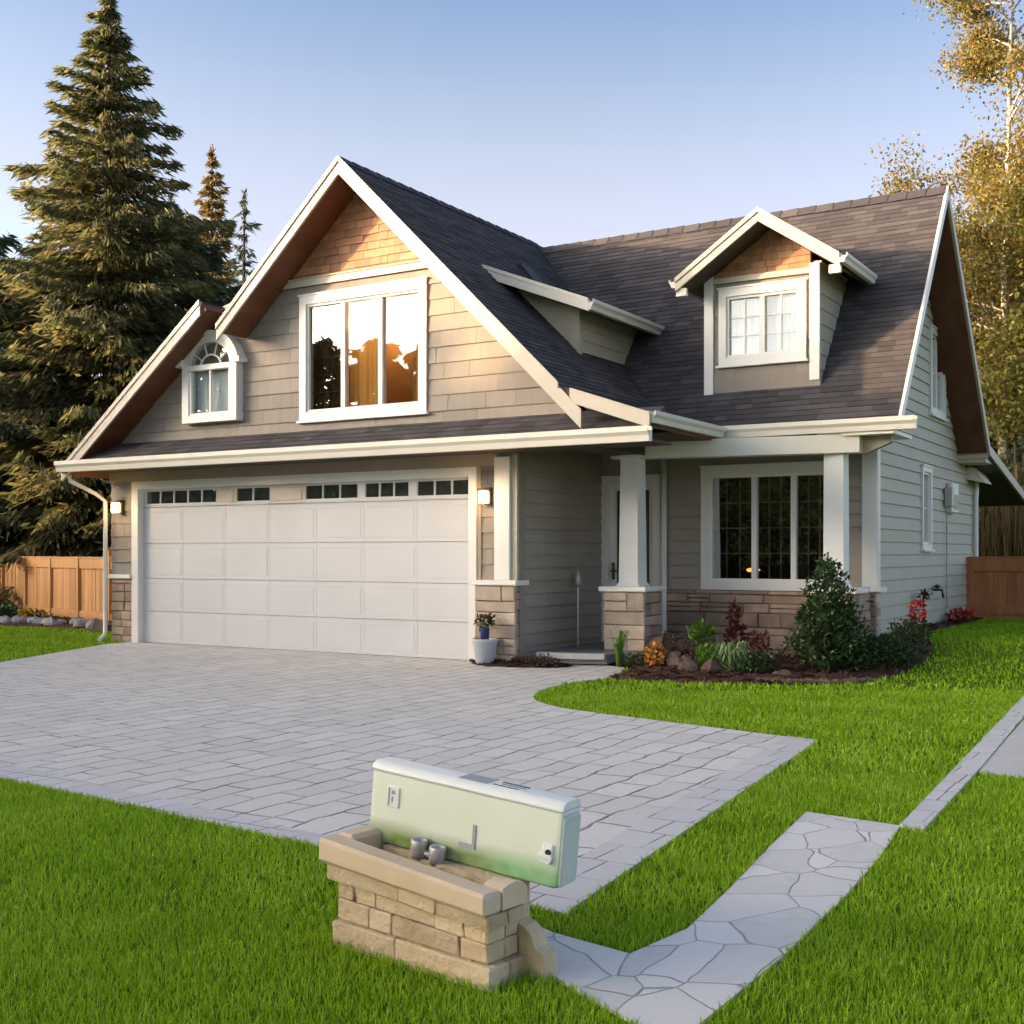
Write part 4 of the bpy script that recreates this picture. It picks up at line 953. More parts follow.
# cheeks
for s, x in ((1, dx1), (-1, dx0)):
    f2 = Frame((x, 0, 0), (0, s, 0), up)
    yb = lambda z: EY + (z - EZ) / MS
    ol = [(s * DF, 3.50), (s * yb(5.05), 5.05), (s * DF, 5.05)]
    P(courses(MB(), f2, ol, .19, .014, seed=63), 'cheek', 'siding', dor); P(sheet(MB(), f2, ol, (), -.08, -.004), 'cheek', 'siding', dor)
OX = .26; RYD = DF - .45
zl_ = lambda x: da - (da - dz_e) / (dxa - (dx0 - OX)) * abs(x - dxa)
ex0, ex1 = dx0 - OX + .04, dx1 + OX + .12
yend = lambda z: EY + (z - EZ) / MS + .02
for i, (xe, sgn) in enumerate(((ex0, -1), (ex1, 1))):
    ze = zl_(xe)
    pts = [(xe, RYD, ze), (xe, yend(ze), ze), (dxa, yend(da), da), (dxa, RYD, da)]
    pts = [Vector(p) for p in pts]; nrm = (pts[1] - pts[0]).cross(pts[3] - pts[0]).normalized()
    if nrm.z < 0: nrm = -nrm; pts = [pts[1], pts[0], pts[3], pts[2]]
    u = (pts[1] - pts[0]).normalized(); f3 = Frame(pts[0], u, nrm.cross(u))
    ol = [((p - pts[0]).dot(f3.u), (p - pts[0]).dot(f3.v)) for p in pts]
    t = courses(MB(), f3, ol, .14, .013, tab=(.2, .34), gap=.004, jit=.004, seed=64 + i); t.prism([p - nrm * .03 for p in pts], nrm * .027)
    P(t, 'dormer_roof', 'roof', dor); P(MB().prism([p - nrm * .11 for p in pts], nrm * .077), 'soffit', 'darksoffit', dor)
    mb = MB(); rakeboard(mb, (xe, ze + .01), (dxa, da + .01), .15, RYD - .035, RYD) if sgn < 0 else rakeboard(mb, (dxa, da + .01), (xe, ze + .01), .15, RYD - .035, RYD)
    (rakeboard(mb, (xe, ze + .03), (dxa, da + .03), .06, RYD - .055, RYD - .035) if sgn < 0 else rakeboard(mb, (dxa, da + .03), (xe, ze + .03), .06, RYD - .055, RYD - .035))
    P(mb, 'rake_board', 'rake', dor)
    mb = MB(); gutter(mb, (xe, RYD - .03, ze + .02), (xe, yend(ze) - .25, ze + .02), (sgn, 0, 0), .11, .09); mb.box(min(xe, xe - sgn * .14), max(xe, xe - sgn * .14), RYD + .0, RYD + .06, ze - .20, ze - .10); P(mb, 'gutter', 'gutter', dor)
wd = window('window', fr, w_dor, .10, [-5.22], 'glass_sky', [(2, 3, False)] * 2, True, room='pane_backing', pane_backings=[(0, 0, 1, 1, 'pale_reflection'), (1, 0, 1, 1, 'pale_reflection')])

# --- shed dormer on the right slope of the garage roof
sx, sz = -7.05, 4.58; ss = .40
hx = (RZ - sz + SR * RX + ss * sx * -1) ; hx = RX + ((RZ - sz) - ss * (sx - RX)) / (SR - ss); hz = sz + ss * (sx - hx)
gzr = lambda x: RZ - SR * (x - RX)
sy0, sy1 = 13.42, 15.68
pts = [Vector(p) for p in ((sx, sy0, sz), (sx, sy1, sz), (hx, EY + (hz - EZ) / MS, hz), (hx, sy0, hz))]
u = (pts[1] - pts[0]).normalized(); nrm = Vector((ss, 0, 1)).normalized(); f3 = Frame(pts[0], u, nrm.cross(u))
ol = [((p - pts[0]).dot(f3.u), (p - pts[0]).dot(f3.v)) for p in pts]
t = courses(MB(), f3, ol, .14, .013, tab=(.2, .34), gap=.004, jit=.004, seed=71); t.prism([p - nrm * .03 for p in pts], nrm * .027)
shed = P(t, 'shed_dormer', 'roof')
P(MB().prism([p - nrm * .12 for p in pts], nrm * .087), 'soffit', 'darksoffit', shed)
mb = MB(); rakeboard(mb, (hx - .0, hz + .02), (sx + .03, sz + .02), .15, sy0 - .035, sy0); rakeboard(mb, (hx, hz + .035), (sx + .03, sz + .035), .05, sy0 - .05, sy0 - .035); P(mb, 'rake_board', 'gutter', shed)
mb = MB(); gutter(mb, (sx, sy0 - .03, sz + .02), (sx, sy1 - .1, sz + .02), (1, 0, 0), .13, .10); P(mb, 'gutter', 'gutter', shed)
sw = sx - .34
fr = Frame((sw, 0, 0), (0, 1, 0), up); zt = sz + ss * .34 - .10; yv = lambda z: EY + (z - EZ) / MS
ol = [(sy0 + .4, gzr(sw) + .02), (yv(gzr(sw)), gzr(sw) + .02), (yv(zt), zt), (sy0 + .4, zt)]
P(courses(MB(), fr, ol, .16, .015, seed=72), 'siding', 'siding', shed); P(sheet(MB(), fr, ol, (), -.08, -.004), 'siding', 'siding', shed)
P(MB().box(sw - .12, sw + .022, sy0 + .37, sy0 + .45, gzr(sw) - .02, zt + .05), 'corner_board', 'siding', shed)
mb = MB().prism([(hx, sy0 + .4, hz - .12), (sw, sy0 + .4, gzr(sw)), (sw, sy0 + .4, zt)], (0, .06, 0)); P(mb, 'cheek', 'siding', shed)
# roof vent
vz = gzr(-9.0); P(MB().prism([(-9.0, 14.9, vz - .02), (-8.55, 14.9, gzr(-8.55) - .02), (-8.62, 14.9, gzr(-8.62) + .03), (-8.93, 14.9, vz + .03)], (0, .28, 0)), 'roof_vent', 'black')

# --- downspouts
def spout(pts, r=.035): return P(MB().tube(pts, r, 8), 'downspout', 'trim')
spout([(-15.32, 12.12, 2.62), (-15.32, 12.12, 2.50), (-15.2, 12.5, 2.32), (-15.16, 12.66, 2.2), (-15.16, 12.66, .5), (-15.14, 12.64, .12), (-15.05, 12.45, .05)])
spout([(XW + .08, 21.40, 2.66), (XW + .06, 21.40, 2.3), (XW + .06, 21.40, .42), (XW + .22, 21.40, .33)], .04)
spout([(-6.72, 15.02, 2.75), (-6.72, 15.02, .30), (-6.68, 14.98, .20), (-6.45, 14.8, .13)], .045)
# --- wall lamps either side of the garage door
for (lx, lz) in ((-14.86, 2.10), (-8.09, 2.10)):
    ly = GW - .05
    l = P(MB().cbox(lx - .05, lx + .05, ly - .02, ly + .04, lz - .10, lz + .12, .008).tube([(lx, ly, lz + .08), (lx, ly - .10, lz + .10)], .012, 6), 'wall_lamp', 'brass')
    P(MB().cbox(lx - .052, lx + .052, ly - .15, ly - .045, lz - .085, lz + .075, .012), 'lamp_shade', 'lamp', l)
    P(MB().cbox(lx - .064, lx + .064, ly - .165, ly - .03, lz + .077, lz + .10, .006), 'lamp_cap', 'brass', l)
    P(MB().cbox(lx - .04, lx + .04, ly - .14, ly - .055, lz - .105, lz - .087, .004), 'lamp_base', 'brass', l)
    pl = bpy.data.lights.new('lamp_light', 'POINT'); pl.energy = 2.2; pl.color = (1, .62, .28); pl.shadow_soft_size = .05
    po = bpy.data.objects.new('lamp_light', pl); COL.objects.link(po); po.parent = house; po.location = Vector((lx, ly - .24, lz - .05)) - HL
# hose bib on the side wall
P(MB().tube([(XW + .02, 18.3, .85), (XW + .14, 18.3, .85), (XW + .16, 18.3, .74)], .018, 8).tube([(XW + .08, 18.22, .9), (XW + .08, 18.38, .9)], .03, 8), 'tap', 'black')

# ------------------------------------------------------------------ foliage helpers
def quads_from(c, u, v):
    """leaf quads: centre, half length vector, half width vector -> pointed kite faces"""
    V = np.stack([c - u, c + v * 1.0 - u * .1, c + u, c - v * 1.0 - u * .1], 1).reshape(-1, 3)
    n = len(c); F = np.arange(n * 4).reshape(n, 4); return V, F
def rand_dirs(n, g=None):
    g = g or rng
    v = g.normal(size=(n, 3)); return v / np.linalg.norm(v, axis=1, keepdims=True)
def cards(c, d, length, width, g=None):
    """kites along directions d at centres c"""
    g = g or rng
    n = len(c); r = rand_dirs(n, g); w = np.cross(d, r); w /= np.linalg.norm(w, axis=1, keepdims=True) + 1e-9
    return quads_from(c, d * (np.asarray(length)[:, None] / 2), w * (np.asarray(width)[:, None] / 2))

def spruce_mesh(name, h, rad, seed, m, levels, per, dens, size, droop=.35, skirt=.06, ragged=.25, pw_=.85):
    """tiers of drooping boughs, each hung with needle sprays"""
    g = np.random.default_rng(seed); C, D, L, W = [], [], [], []
    tw = MB()
    for i in range(levels):
        t = skirt + (1 - skirt) * ((i + .5) / levels) ** .92
        R_ = rad * (1 - t) ** pw_ * (1.0 if t > .12 else .55 + t * 3.7)
        nb_ = max(3, int(per * (1 - .55 * t)))
        a0 = g.uniform(0, 6.28)
        for k in range(nb_):
            a = a0 + 6.283 * k / nb_ + g.normal(0, .25); ln = max(.12, R_ * (1 + g.normal(0, ragged)))
            z0 = h * t + g.normal(0, .25 * h / levels); dr = droop * g.uniform(.6, 1.35)
            s = np.linspace(0, 1, 7)
            rise = .18 * (t > .75)
            px = ln * s; pz = z0 + ln * (.14 * s + rise * s - dr * s ** 1.7 + .16 * s ** 4)
            n = max(6, int(dens * ln * (1.0 + .6 / (ln + .3))))
            q = g.uniform(.10, 1, n) ** .75
            x = np.interp(q, s, px); z = np.interp(q, s, pz)
            side = g.normal(0, 1, n) * (.07 + .20 * ln * np.sqrt(np.maximum(0, 1 - q)) * .55); fan = np.abs(side)
            zz = z - fan * g.uniform(.1, .6, n) - g.uniform(0, .16, n) * min(1, ln)
            c = np.stack([np.cos(a) * x - np.sin(a) * side, np.sin(a) * x + np.cos(a) * side, zz], 1)
            out = np.stack([np.cos(a) * np.ones(n) - np.sin(a) * side * 1.2, np.sin(a) * np.ones(n) + np.cos(a) * side * 1.2, g.normal(-.55, .45, n)], 1)
            out /= np.linalg.norm(out, axis=1, keepdims=True)
            C.append(c); D.append(out); L.append(size * g.uniform(.6, 1.5, n)); W.append(size * g.uniform(.12, .27, n))
            if ln > .8: tw.tube([(np.cos(a) * px[j], np.sin(a) * px[j], pz[j] - .02) for j in (0, 2, 4, 6)], [.035 * ln / 3 + .012, .03, .018, .006], 4, False)
    n = 40; c = np.stack([g.normal(0, .05, n), g.normal(0, .05, n), h * g.uniform(.93, 1.02, n)], 1); d = np.stack([g.normal(0, .5, n), g.normal(0, .5, n), g.uniform(.4, 1, n)], 1)
    C.append(c); D.append(d / np.linalg.norm(d, axis=1, keepdims=True)); L.append(size * g.uniform(.5, 1., n)); W.append(size * g.uniform(.15, .3, n))
    V, F = cards(np.concatenate(C), np.concatenate(D), np.concatenate(L), np.concatenate(W), g)
    tr = MB().tube([(0, 0, -.1), (.03, 0, h * .3), (-.02, .03, h * .65), (0, 0, h * .99)], [h * .017, h * .012, h * .007, .012], 9)
    return np_mesh(name, V, F, m), tr.mesh('trunk', 'bark'), tw.mesh('boughs', 'bark')
def place_tree(name, meshes, loc, label, cat, group, rz=0.0, sc=(1, 1, 1)):
    o = empty(name, loc, label, cat, group); o.rotation_euler.z = rz; o.scale = sc
    for nm_, me_ in zip(('crown', 'trunk', 'limbs'), meshes):
        if me_ is None: continue
        c = bpy.data.objects.new(nm_, me_); COL.objects.link(c); c.parent = o
    return o
def at(px, d):
    """ground point d metres ahead of the lens at a bearing (tangent) px"""
    r = px * d; return (r * CS - d * SN, r * SN + d * CS)

def broadleaf(name, h, crown_r, seed, m, bark, n_limb, leaves, leaf, trunk_r, base_frac=.3, clump=.55, spread=1.0, lean=(0, 0)):
    """trunk, forking limbs, leaf clumps round the twig ends"""
    g = np.random.default_rng(seed); mb = MB(); tips = []
    top = Vector((lean[0], lean[1], h * .95))
    mid = Vector((lean[0] * .35 + g.normal(0, .08 * crown_r), lean[1] * .35, h * .5))
    tp = [Vector((0, 0, -.1)), Vector((g.normal(0, .05), g.normal(0, .05), h * .25)), mid, top]
    mb.tube(tp, [trunk_r, trunk_r * .8, trunk_r * .5, .02], 8)
    def along(t):
        k = t * 3; i = min(2, int(k)); return tp[i].lerp(tp[i + 1], k - i)
    for i in range(n_limb):
        t = base_frac + (.97 - base_frac) * (i + g.uniform(0, .8)) / n_limb
        p = along(t); a = g.uniform(0, 6.28) if i % 2 else i * 2.4
        ln = crown_r * g.uniform(.55, 1.1) * (1 - .55 * max(0, (t - .55) / .45)) * spread
        e = p + Vector((math.cos(a) * ln, math.sin(a) * ln, ln * g.uniform(.15, .75)))
        k = p.lerp(e, .5) + Vector((0, 0, ln * .10)); r0 = trunk_r * .32 * (1 - .6 * t) + .012
        mb.tube([p, k, e], [r0, r0 * .6, .008], 5, False)
        for j in range(5):
            b = p.lerp(e, g.uniform(.35, 1.0)); a2 = a + g.normal(0, .9); l2 = ln * g.uniform(.2, .5)
            f = b + Vector((math.cos(a2) * l2, math.sin(a2) * l2, l2 * g.uniform(-.35, .7))); mb.tube([b, f], [r0 * .4, .005], 4, False)
            tips.append((f, l2))
        tips.append((e, ln * .4))
    C, D, L, W = [], [], [], []
    per = max(4, int(leaves / len(tips)))
    for p, l in tips:
        n = int(per * g.uniform(.4, 1.7)); rr = clump * g.uniform(.6, 1.25)
        c = np.array(p)[None] + g.normal(size=(n, 3)) * np.array([rr, rr, rr * .75]) * .6; C.append(c)
        d = rand_dirs(n, g); d[:, 2] -= .5; d /= np.linalg.norm(d, axis=1, keepdims=True); D.append(d)
        L.append(leaf * g.uniform(.7, 1.4, n)); W.append(leaf * g.uniform(.4, .8, n))
    V, F = cards(np.concatenate(C), np.concatenate(D), np.concatenate(L), np.concatenate(W), g)
    return np_mesh(name, V, F, m), mb.mesh('trunk', bark), None

# ------------------------------------------------------------------ trees behind the house
big = spruce_mesh('spruce_crown', 16.3, 5.3, 101, 'needles', 46, 13, 64, .34, .40)
x, y = at(-.338, 32); place_tree('spruce_tree', big, (x, y, 0), 'tallest dark spruce, broad with drooping boughs, left of the garage', 'tree', 'conifers behind the house', .4)
slim = spruce_mesh('fir_crown', 16.8, 3.3, 102, 'needles_gold', 40, 10, 64, .34, .15, ragged=.2)
x, y = at(-.251, 46); place_tree('fir_tree', slim, (x, y, 0), 'slim golden fir standing between the tall spruce and the garage roof', 'tree', 'conifers behind the house', 1.0)
young = spruce_mesh('fir_crown', 13.6, 2.1, 103, 'needles2', 30, 8, 22, .34, .10, ragged=.25)
x, y = at(-.224, 41); place_tree('fir_tree', young, (x, y, 0), 'sparse dark fir peeping over the left garage roof slope', 'tree', 'conifers behind the house', 2.0)
dense = spruce_mesh('spruce_crown', 10.5, 4.3, 104, 'needles2', 30, 14, 44, .42, .40, skirt=.02, pw_=.6)
lefts = [(-.45, 32, .95, 'low bluish spruce filling the left edge behind the cedar fence'), (-.285, 35, 1.1, 'bluish spruce with its top just over the lower garage roof'),
         (-.40, 34, .80, 'smallest bluish spruce close behind the left cedar fence'), (-.49, 37, 1.3, 'bluish spruce at the far left, half out of frame'), (-.20, 44, 1.0, 'bluish spruce mostly hidden behind the garage roof')]
for i, (b, d, s, lab) in enumerate(lefts):
    x, y = at(b, d); place_tree('spruce_tree', dense, (x, y, 0), lab, 'tree', 'conifers behind the house', i * 1.3, (s, s, s))
gold = broadleaf('tree_crown', 15, 2.6, 113, 'autumn', 'bark', 16, 2600, .22, .22, .15)
x, y = at(-.36, 41); place_tree('autumn_tree', gold, (x, y, 0), 'rusty autumn tree glowing between the spruces', 'tree', None, .0)
# right side
tall = broadleaf('tree_crown', 21.5, 3.4, 121, 'autumn', 'pale_bark', 48, 70000, .12, .20, .32, .66, lean=(.3, 0))
x, y = at(.412, 37); place_tree('birch_tree', tall, (x, y, 0), 'tall airy autumn tree with pale trunk at the right edge', 'tree', 'trees behind the right fence', .6)
mid = broadleaf('tree_crown', 17.5, 3.6, 127, 'autumn', 'bark', 40, 42000, .14, .22, .15, .8)
x, y = at(.432, 46); place_tree('autumn_tree', mid, (x, y, 0), 'dense golden autumn tree behind the pale-trunked one at the right edge', 'tree', 'trees behind the right fence', .3)
rt = broadleaf('tree_crown', 11.5, 3.4, 122, 'yellowgreen', 'bark', 34, 30000, .16, .2, .10, .85)
for i, (b, d, s, lab) in enumerate([(.405, 40, 1.0, 'yellow-green tree filling the gap behind the right gable'), (.465, 36, 1.1, 'yellow-green tree at the far right, half out of frame')]):
    x, y = at(b, d); place_tree('leafy_tree', rt, (x, y, 0), lab, 'tree', 'trees behind the right fence', i * 2.0, (s, s, s))
for i, (b, d, s, lab) in enumerate([(.440, 33, .48, 'dark spruce behind the right fence under the yellow-green tree'), (.39, 38, .60, 'dark spruce behind the right gable eave, mostly hidden'), (.52, 33, .8, 'dark spruce beyond the right edge of the fence')]):
    x, y = at(b, d); place_tree('spruce_tree', dense, (x, y, 0), lab, 'tree', 'trees behind the right fence', 1 + i * 1.7, (s, s, s))

def tuft(mb, c, n, length, w, spread, up_=.8, seed=1, curve=.6):
    """arching strap leaves from one root"""
    q = random.Random(seed); c = Vector(c)
    for k in range(n):
        a = q.uniform(0, 6.28); L = length * q.uniform(.6, 1.15); o = Vector((math.cos(a), math.sin(a), 0)); s = spread * q.uniform(.4, 1.2); wv = Vector((-o.y, o.x, 0)) * w * q.uniform(.6, 1.2) / 2
        p0 = c + o * .02 * q.random(); p1 = p0 + o * L * s * .35 + Vector((0, 0, L * up_ * .6)); p2 = p0 + o * L * s * .75 + Vector((0, 0, L * up_ * (1 - .2 * curve))); p3 = p0 + o * L * s * 1.15 + Vector((0, 0, L * up_ * (1 - curve)))
        mb.add([p0 - wv * .6, p0 + wv * .6, p1 + wv, p1 - wv, p2 + wv * .8, p2 - wv * .8, p3], [(0, 1, 2, 3), (3, 2, 4, 5), (5, 4, 6)])
    return mb
for i, (b, d, s) in enumerate([(.398, 25.5, 1.0), (.418, 25.0, 1.15), (.436, 25.6, .9)]):
    x, y = at(b, d); mb = tuft(MB(), (x, y, gzs(x, y)), 170, 3.3 * s, .035, .75, .95, 200 + i, .85)
    lab = ['drooping golden pampas clump nearest the house corner behind the fence', 'tallest drooping golden pampas clump, middle of the three', 'drooping golden pampas clump at the right picture edge'][i]
    tag(mb.build('pampas_grass', 'drygold'), lab, 'plant', 'golden pampas behind the right fence')

# behind the lens: cedars added to shade the garden, street trees the panes show
shade_row_c = Vector((-36, -7, 0)); hd_ = Vector((.6, -.8, 0))
shade_row = spruce_mesh('cedar_crown', 10.0, 2.6, 131, 'needles_thin', 30, 14, 40, .55, .3, skirt=.0, pw_=.38)
for i in range(26):
    s = -30 + i * 2.3; p = shade_row_c + hd_ * s
    sc_ = 0.93 + .10 * rnd.random() + (-.42 if s < -10 else 0)
    place_tree('shade_cedar', shade_row, (p.x, p.y, 0), 'unseen cedar in a row added to block the low sun', 'tree', 'added cedar row that shades the garden', rnd.uniform(0, 6.28), (1, 1, sc_))
street = broadleaf('tree_crown', 12, 4.0, 141, 'yellowgreen', 'bark', 28, 9000, .30, .25, .15, .9)
for i, (x, y, s) in enumerate([(-16, -20, .8), (-8, -24, .9), (2, -20, .75), (11, -17, .9)]):
    place_tree('street_tree', street, (x, y, 0), 'yellow-green street tree behind the viewer', 'tree', 'street trees across the road', i * 1.1, (s, s, s))

# ------------------------------------------------------------------ fences
def fence(name, a, b, h, m, label, posts, tall=()):
    a, b = Vector((*a, 0)), Vector((*b, 0)); d = (b - a).normalized(); L = (b - a).length; n = Vector((d.y, -d.x, 0))
    if n.y > 0: n = -n
    root = empty(name, (a.x, a.y, gzs(a.x, a.y)), label, 'fence'); z = lambda p: gzs(p.x, p.y)
    q = random.Random(int(L * 100)); ps = [L * i / posts for i in range(posts + 1)]
    for i in range(posts):
        mb = MB(); u = ps[i] + .06; e = ps[i + 1] - .06
        while u < e - .02:
            w = min(.135, e - u); p = a + d * (u + w / 2); zz = z(p)
            off = n * q.uniform(-.006, .006)
            A = p + off; mb.hexa([A - d * w * .48 - n * .01 + Vector((0, 0, zz + .10)), A + d * w * .48 - n * .01 + Vector((0, 0, zz + .10)), A + d * w * .48 + n * .01 + Vector((0, 0, zz + .10)), A - d * w * .48 + n * .01 + Vector((0, 0, zz + .10)),
                                  A - d * w * .48 - n * .01 + Vector((0, 0, zz + h)), A + d * w * .48 - n * .01 + Vector((0, 0, zz + h)), A + d * w * .48 + n * .01 + Vector((0, 0, zz + h)), A - d * w * .48 + n * .01 + Vector((0, 0, zz + h))]); u += w
        P(mb, 'boards', m, root)
        p0, p1 = a + d * ps[i], a + d * ps[i + 1]
        for zz, hh, nn in ((h - .10, .20, 'top_rail'), (.16, .12, 'bottom_rail')): P(MB().bar(p0 + n * .03 + Vector((0, 0, zz + z(p0))), p1 + n * .03 + Vector((0, 0, zz + z(p1))), .035, hh), nn, m, root)
        P(MB().bar(p0 + Vector((0, 0, h + .02 + z(p0))), p1 + Vector((0, 0, h + .02 + z(p1))), .12, .03), 'cap_rail', m, root)
        P(MB().bar(p0 + Vector((0, 0, .045 + z(p0))), p1 + Vector((0, 0, .045 + z(p1))), .03, .10), 'kick_board', m, root)
    for i, s in enumerate(ps):
        p = a + d * s; zz = z(p); hh = h + (.16 if i in tall else .02); mb = MB()
        mb.hexa([p + d * sx_ + n * sy_ + Vector((0, 0, zc)) for zc in (zz - .1, zz + hh) for sx_, sy_ in ((-.055, .07), (.055, .07), (.055, -.05), (-.055, -.05))])
        if i in tall: mb.hexa([p + d * sx_ + n * sy_ + Vector((0, 0, zc)) for zc in (zz + hh, zz + hh + .06) for sx_, sy_ in ((-.09, .11), (.09, .11), (.09, -.08), (-.09, -.08))])
        P(mb, 'post', m, root)
    return root
fence('fence', (-24.9, 17.85), (-15.4, 14.55), 1.28, 'fence', 'honey coloured cedar fence left of the garage', 6, (4,))
x0_ = empty
fence('fence', (-3.85, 20.9), (4.5, 21.6), 1.0, 'fence_red', 'reddish cedar fence behind the lawn at the right', 4)

# ------------------------------------------------------------------ plants in the beds
def leaf_ball(n, c, r, size, seed, m, name, parent=None, up_=0.0, aspect=.55, dirs=None, hollow=.35):
    g = np.random.default_rng(seed); d = rand_dirs(n, g); rr = (hollow + (1 - hollow) * g.uniform(0, 1, n) ** .6)[:, None]
    lump = 1 + .18 * np.sin(d[:, :1] * 5 + seed) * np.cos(d[:, 1:2] * 6) + .12 * np.sin(d[:, 2:] * 8 + seed)
    cc = np.array(c)[None] + d * rr * np.array(r)[None] * lump
    dd = d + g.normal(0, .6, (n, 3)); dd[:, 2] += up_; dd /= np.linalg.norm(dd, axis=1, keepdims=True)
    V, F = cards(cc, dd, size * g.uniform(.6, 1.4, n), size * aspect * g.uniform(.6, 1.3, n), g)
    return V, F
def plant(name, label, m, blobs, leaf, n, seed, cat='plant', group=None, stem=True, aspect=.55, up_=.3, flowers=None):
    """blobs: [(x,y,z,rx,ry,rz)]"""
    b0_ = blobs[0]; root = empty(name, (b0_[0], b0_[1], gzs(b0_[0], b0_[1])), label, cat, group)
    Vs, Fs, o = [], [], 0; tot = sum(b[3] * b[4] * b[5] for b in blobs)
    for i, b in enumerate(blobs):
        V, F = leaf_ball(max(20, int(n * b[3] * b[4] * b[5] / tot)), b[:3], b[3:], leaf, seed + i, m, name, None, up_, aspect); Vs.append(V); Fs.append(F + o); o += len(V)
    link('foliage', np_mesh('foliage', np.concatenate(Vs), np.concatenate(Fs), m), root)
    if stem:
        mb = MB(); g0 = gzs(b0_[0], b0_[1])
        for b in blobs: mb.tube([(b0_[0], b0_[1], g0 - .03), ((b0_[0] + b[0]) / 2, (b0_[1] + b[1]) / 2, (g0 + b[2]) / 2), (b[0], b[1], b[2])], [.014, .01, .005], 5, False)
        P(mb, 'stem', 'bark', root)
    if flowers:
        fm, fs, fn, fb = flowers; V, F = leaf_ball(fn, fb[:3], fb[3:], fs, seed + 77, fm, 'flower', None, .2, .8, hollow=.8)
        link('flowers', np_mesh('flowers', V, F, fm), root)
    return root
# conical dark shrub at the corner
sx0, sy0_ = -3.92, 13.28; g0 = gzs(sx0, sy0_) + .04
bl = []
for i in range(26):
    t = (i + .5) / 26; rr = .50 * (1 - t) ** .75 * (1 if t > .15 else .8) + .05; a = i * 2.4
    bl.append((sx0 + math.cos(a) * rr * .62 - .02 * t, sy0_ + math.sin(a) * rr * .62, g0 + .10 + 1.14 * t, .10 + .13 * (1 - t), .10 + .13 * (1 - t), .10 + .07 * (1 - t)))
bl.insert(0, (sx0, sy0_, g0 + .4, .30, .30, .42))
plant('conical_shrub', 'dark green conical shrub at the right front corner of the house', 'bush', bl, .060, 7800, 300, 'shrub', aspect=.5, up_=.5)
plant('low_shrub', 'low dark shrub at the right foot of the conical shrub', 'bush', [(-3.42, 13.6, .28, .26, .26, .24), (-3.25, 13.75, .25, .2, .2, .18)], .05, 1500, 310, 'shrub')
plant('low_shrub', 'dark twiggy shrub between the conical shrub and the red flowers', 'olive', [(-3.36, 14.5, .44, .24, .24, .2), (-3.25, 14.3, .38, .18, .2, .16)], .05, 800, 312, 'shrub')
fl = plant('flower_plant', 'red flowering plant by the side wall near the bed corner', 'olive', [(-3.32, 14.85, .40, .17, .17, .18), (-3.3, 14.8, .55, .12, .12, .13)], .05, 420, 315, flowers=('redflower', .055, 130, (-3.31, 14.82, .68, .10, .10, .15)))
plant('hosta', 'hosta with pale striped leaves in the middle of the front bed', 'hosta', [(-4.86, 12.72, .20, .20, .17, .16)], .15, 330, 320, aspect=.22, up_=1.2)
mb = tuft(MB(), (-4.88, 12.72, .03), 60, .42, .035, .55, .85, 330, .45)
tag(mb.build('strap_leaf_plant', 'hosta'), 'strap-leaved plant with white-edged leaves behind the hosta', 'plant')
plant('lime_shrub', 'yellow-green mounded plant left of the hosta', 'lime', [(-5.16, 12.70, .18, .15, .15, .17)], .08, 380, 322, aspect=.4, up_=.9)
plant('silver_shrub', 'dark silvery mounded plant right of the hosta', 'bush', [(-4.55, 12.72, .17, .19, .17, .16)], .05, 520, 324, flowers=('whiteflower', .03, 40, (-4.55, 12.70, .20, .18, .16, .14)))
plant('lime_shrub', 'bright green feathery plant against the stone wall', 'lime', [(-5.62, 13.7, .42, .20, .16, .15)], .09, 330, 326, aspect=.25, up_=1.0)
plant('red_shrub', 'upright dark red-leaved shrub against the stone wall', 'redleaf', [(-5.20, 13.75, .35, .14, .14, .30), (-5.22, 13.75, .66, .09, .09, .17)], .06, 620, 328, 'shrub')
plant('red_shrub', 'low dark red shrub between the upright red shrub and hosta', 'redleaf', [(-4.82, 13.45, .28, .15, .15, .20)], .055, 330, 329, 'shrub')
plant('brown_shrub', 'dry brown twiggy plant at the foot of the stone wall', 'dryleaf', [(-5.80, 13.35, .22, .22, .2, .22)], .06, 420, 331, aspect=.3)
plant('purple_shrub', 'dark purple low plant among the boulders', 'redleaf', [(-5.35, 12.95, .15, .20, .15, .13)], .05, 330, 333, 'shrub')
plant('dry_shrub', 'thin reddish dry plant left of the conical shrub', 'dryleaf', [(-4.38, 13.0, .16, .16, .16, .18)], .06, 260, 335, 'shrub', aspect=.25)
mb = tuft(MB(), (-6.38, 12.92, .03), 34, .42, .028, .30, .95, 340, .15)
tag(mb.build('grass_tuft', 'lime'), 'bright green upright grass tuft at the foot of the porch pier', 'plant')
plant('low_shrub', 'grey-green low plant right of the bright grass tuft', 'olive', [(-6.08, 12.86, .12, .16, .13, .12)], .045, 300, 342, 'shrub')
plant('orange_flowers', 'round orange flower clump beside the porch pier', 'olive', [(-5.84, 12.84, .16, .13, .12, .14)], .05, 160, 344, flowers=('orangeflower', .06, 190, (-5.84, 12.82, .21, .12, .11, .13)))
def boulder(name, c, r, m, label, seed, group=None):
    return tag(MB().rock(c, r, seed).build(name, m), label, 'rock', group)
for i, (c, r, m, lab) in enumerate([((-6.05, 13.55, .18), (.26, .22, .20), 'brown_rock', 'big brown boulder beside the porch pier'), ((-5.05, 12.62, .10), (.14, .11, .11), 'brown_rock', 'brown boulder just left of the hosta'), ((-5.30, 12.62, .08), (.15, .12, .12), 'brown_rock', 'rust-brown boulder in front of the purple plant'),
                                    ((-5.55, 12.9, .10), (.16, .14, .13), 'brown_rock', 'dark boulder between the orange flowers and purple plant'), ((-4.25, 12.62, .05), (.11, .08, .06), 'brown_rock', 'small brown rock in front of the dry plant')]):
    boulder('boulder', c, r, m, lab, 350 + i, 'boulders in the front bed')
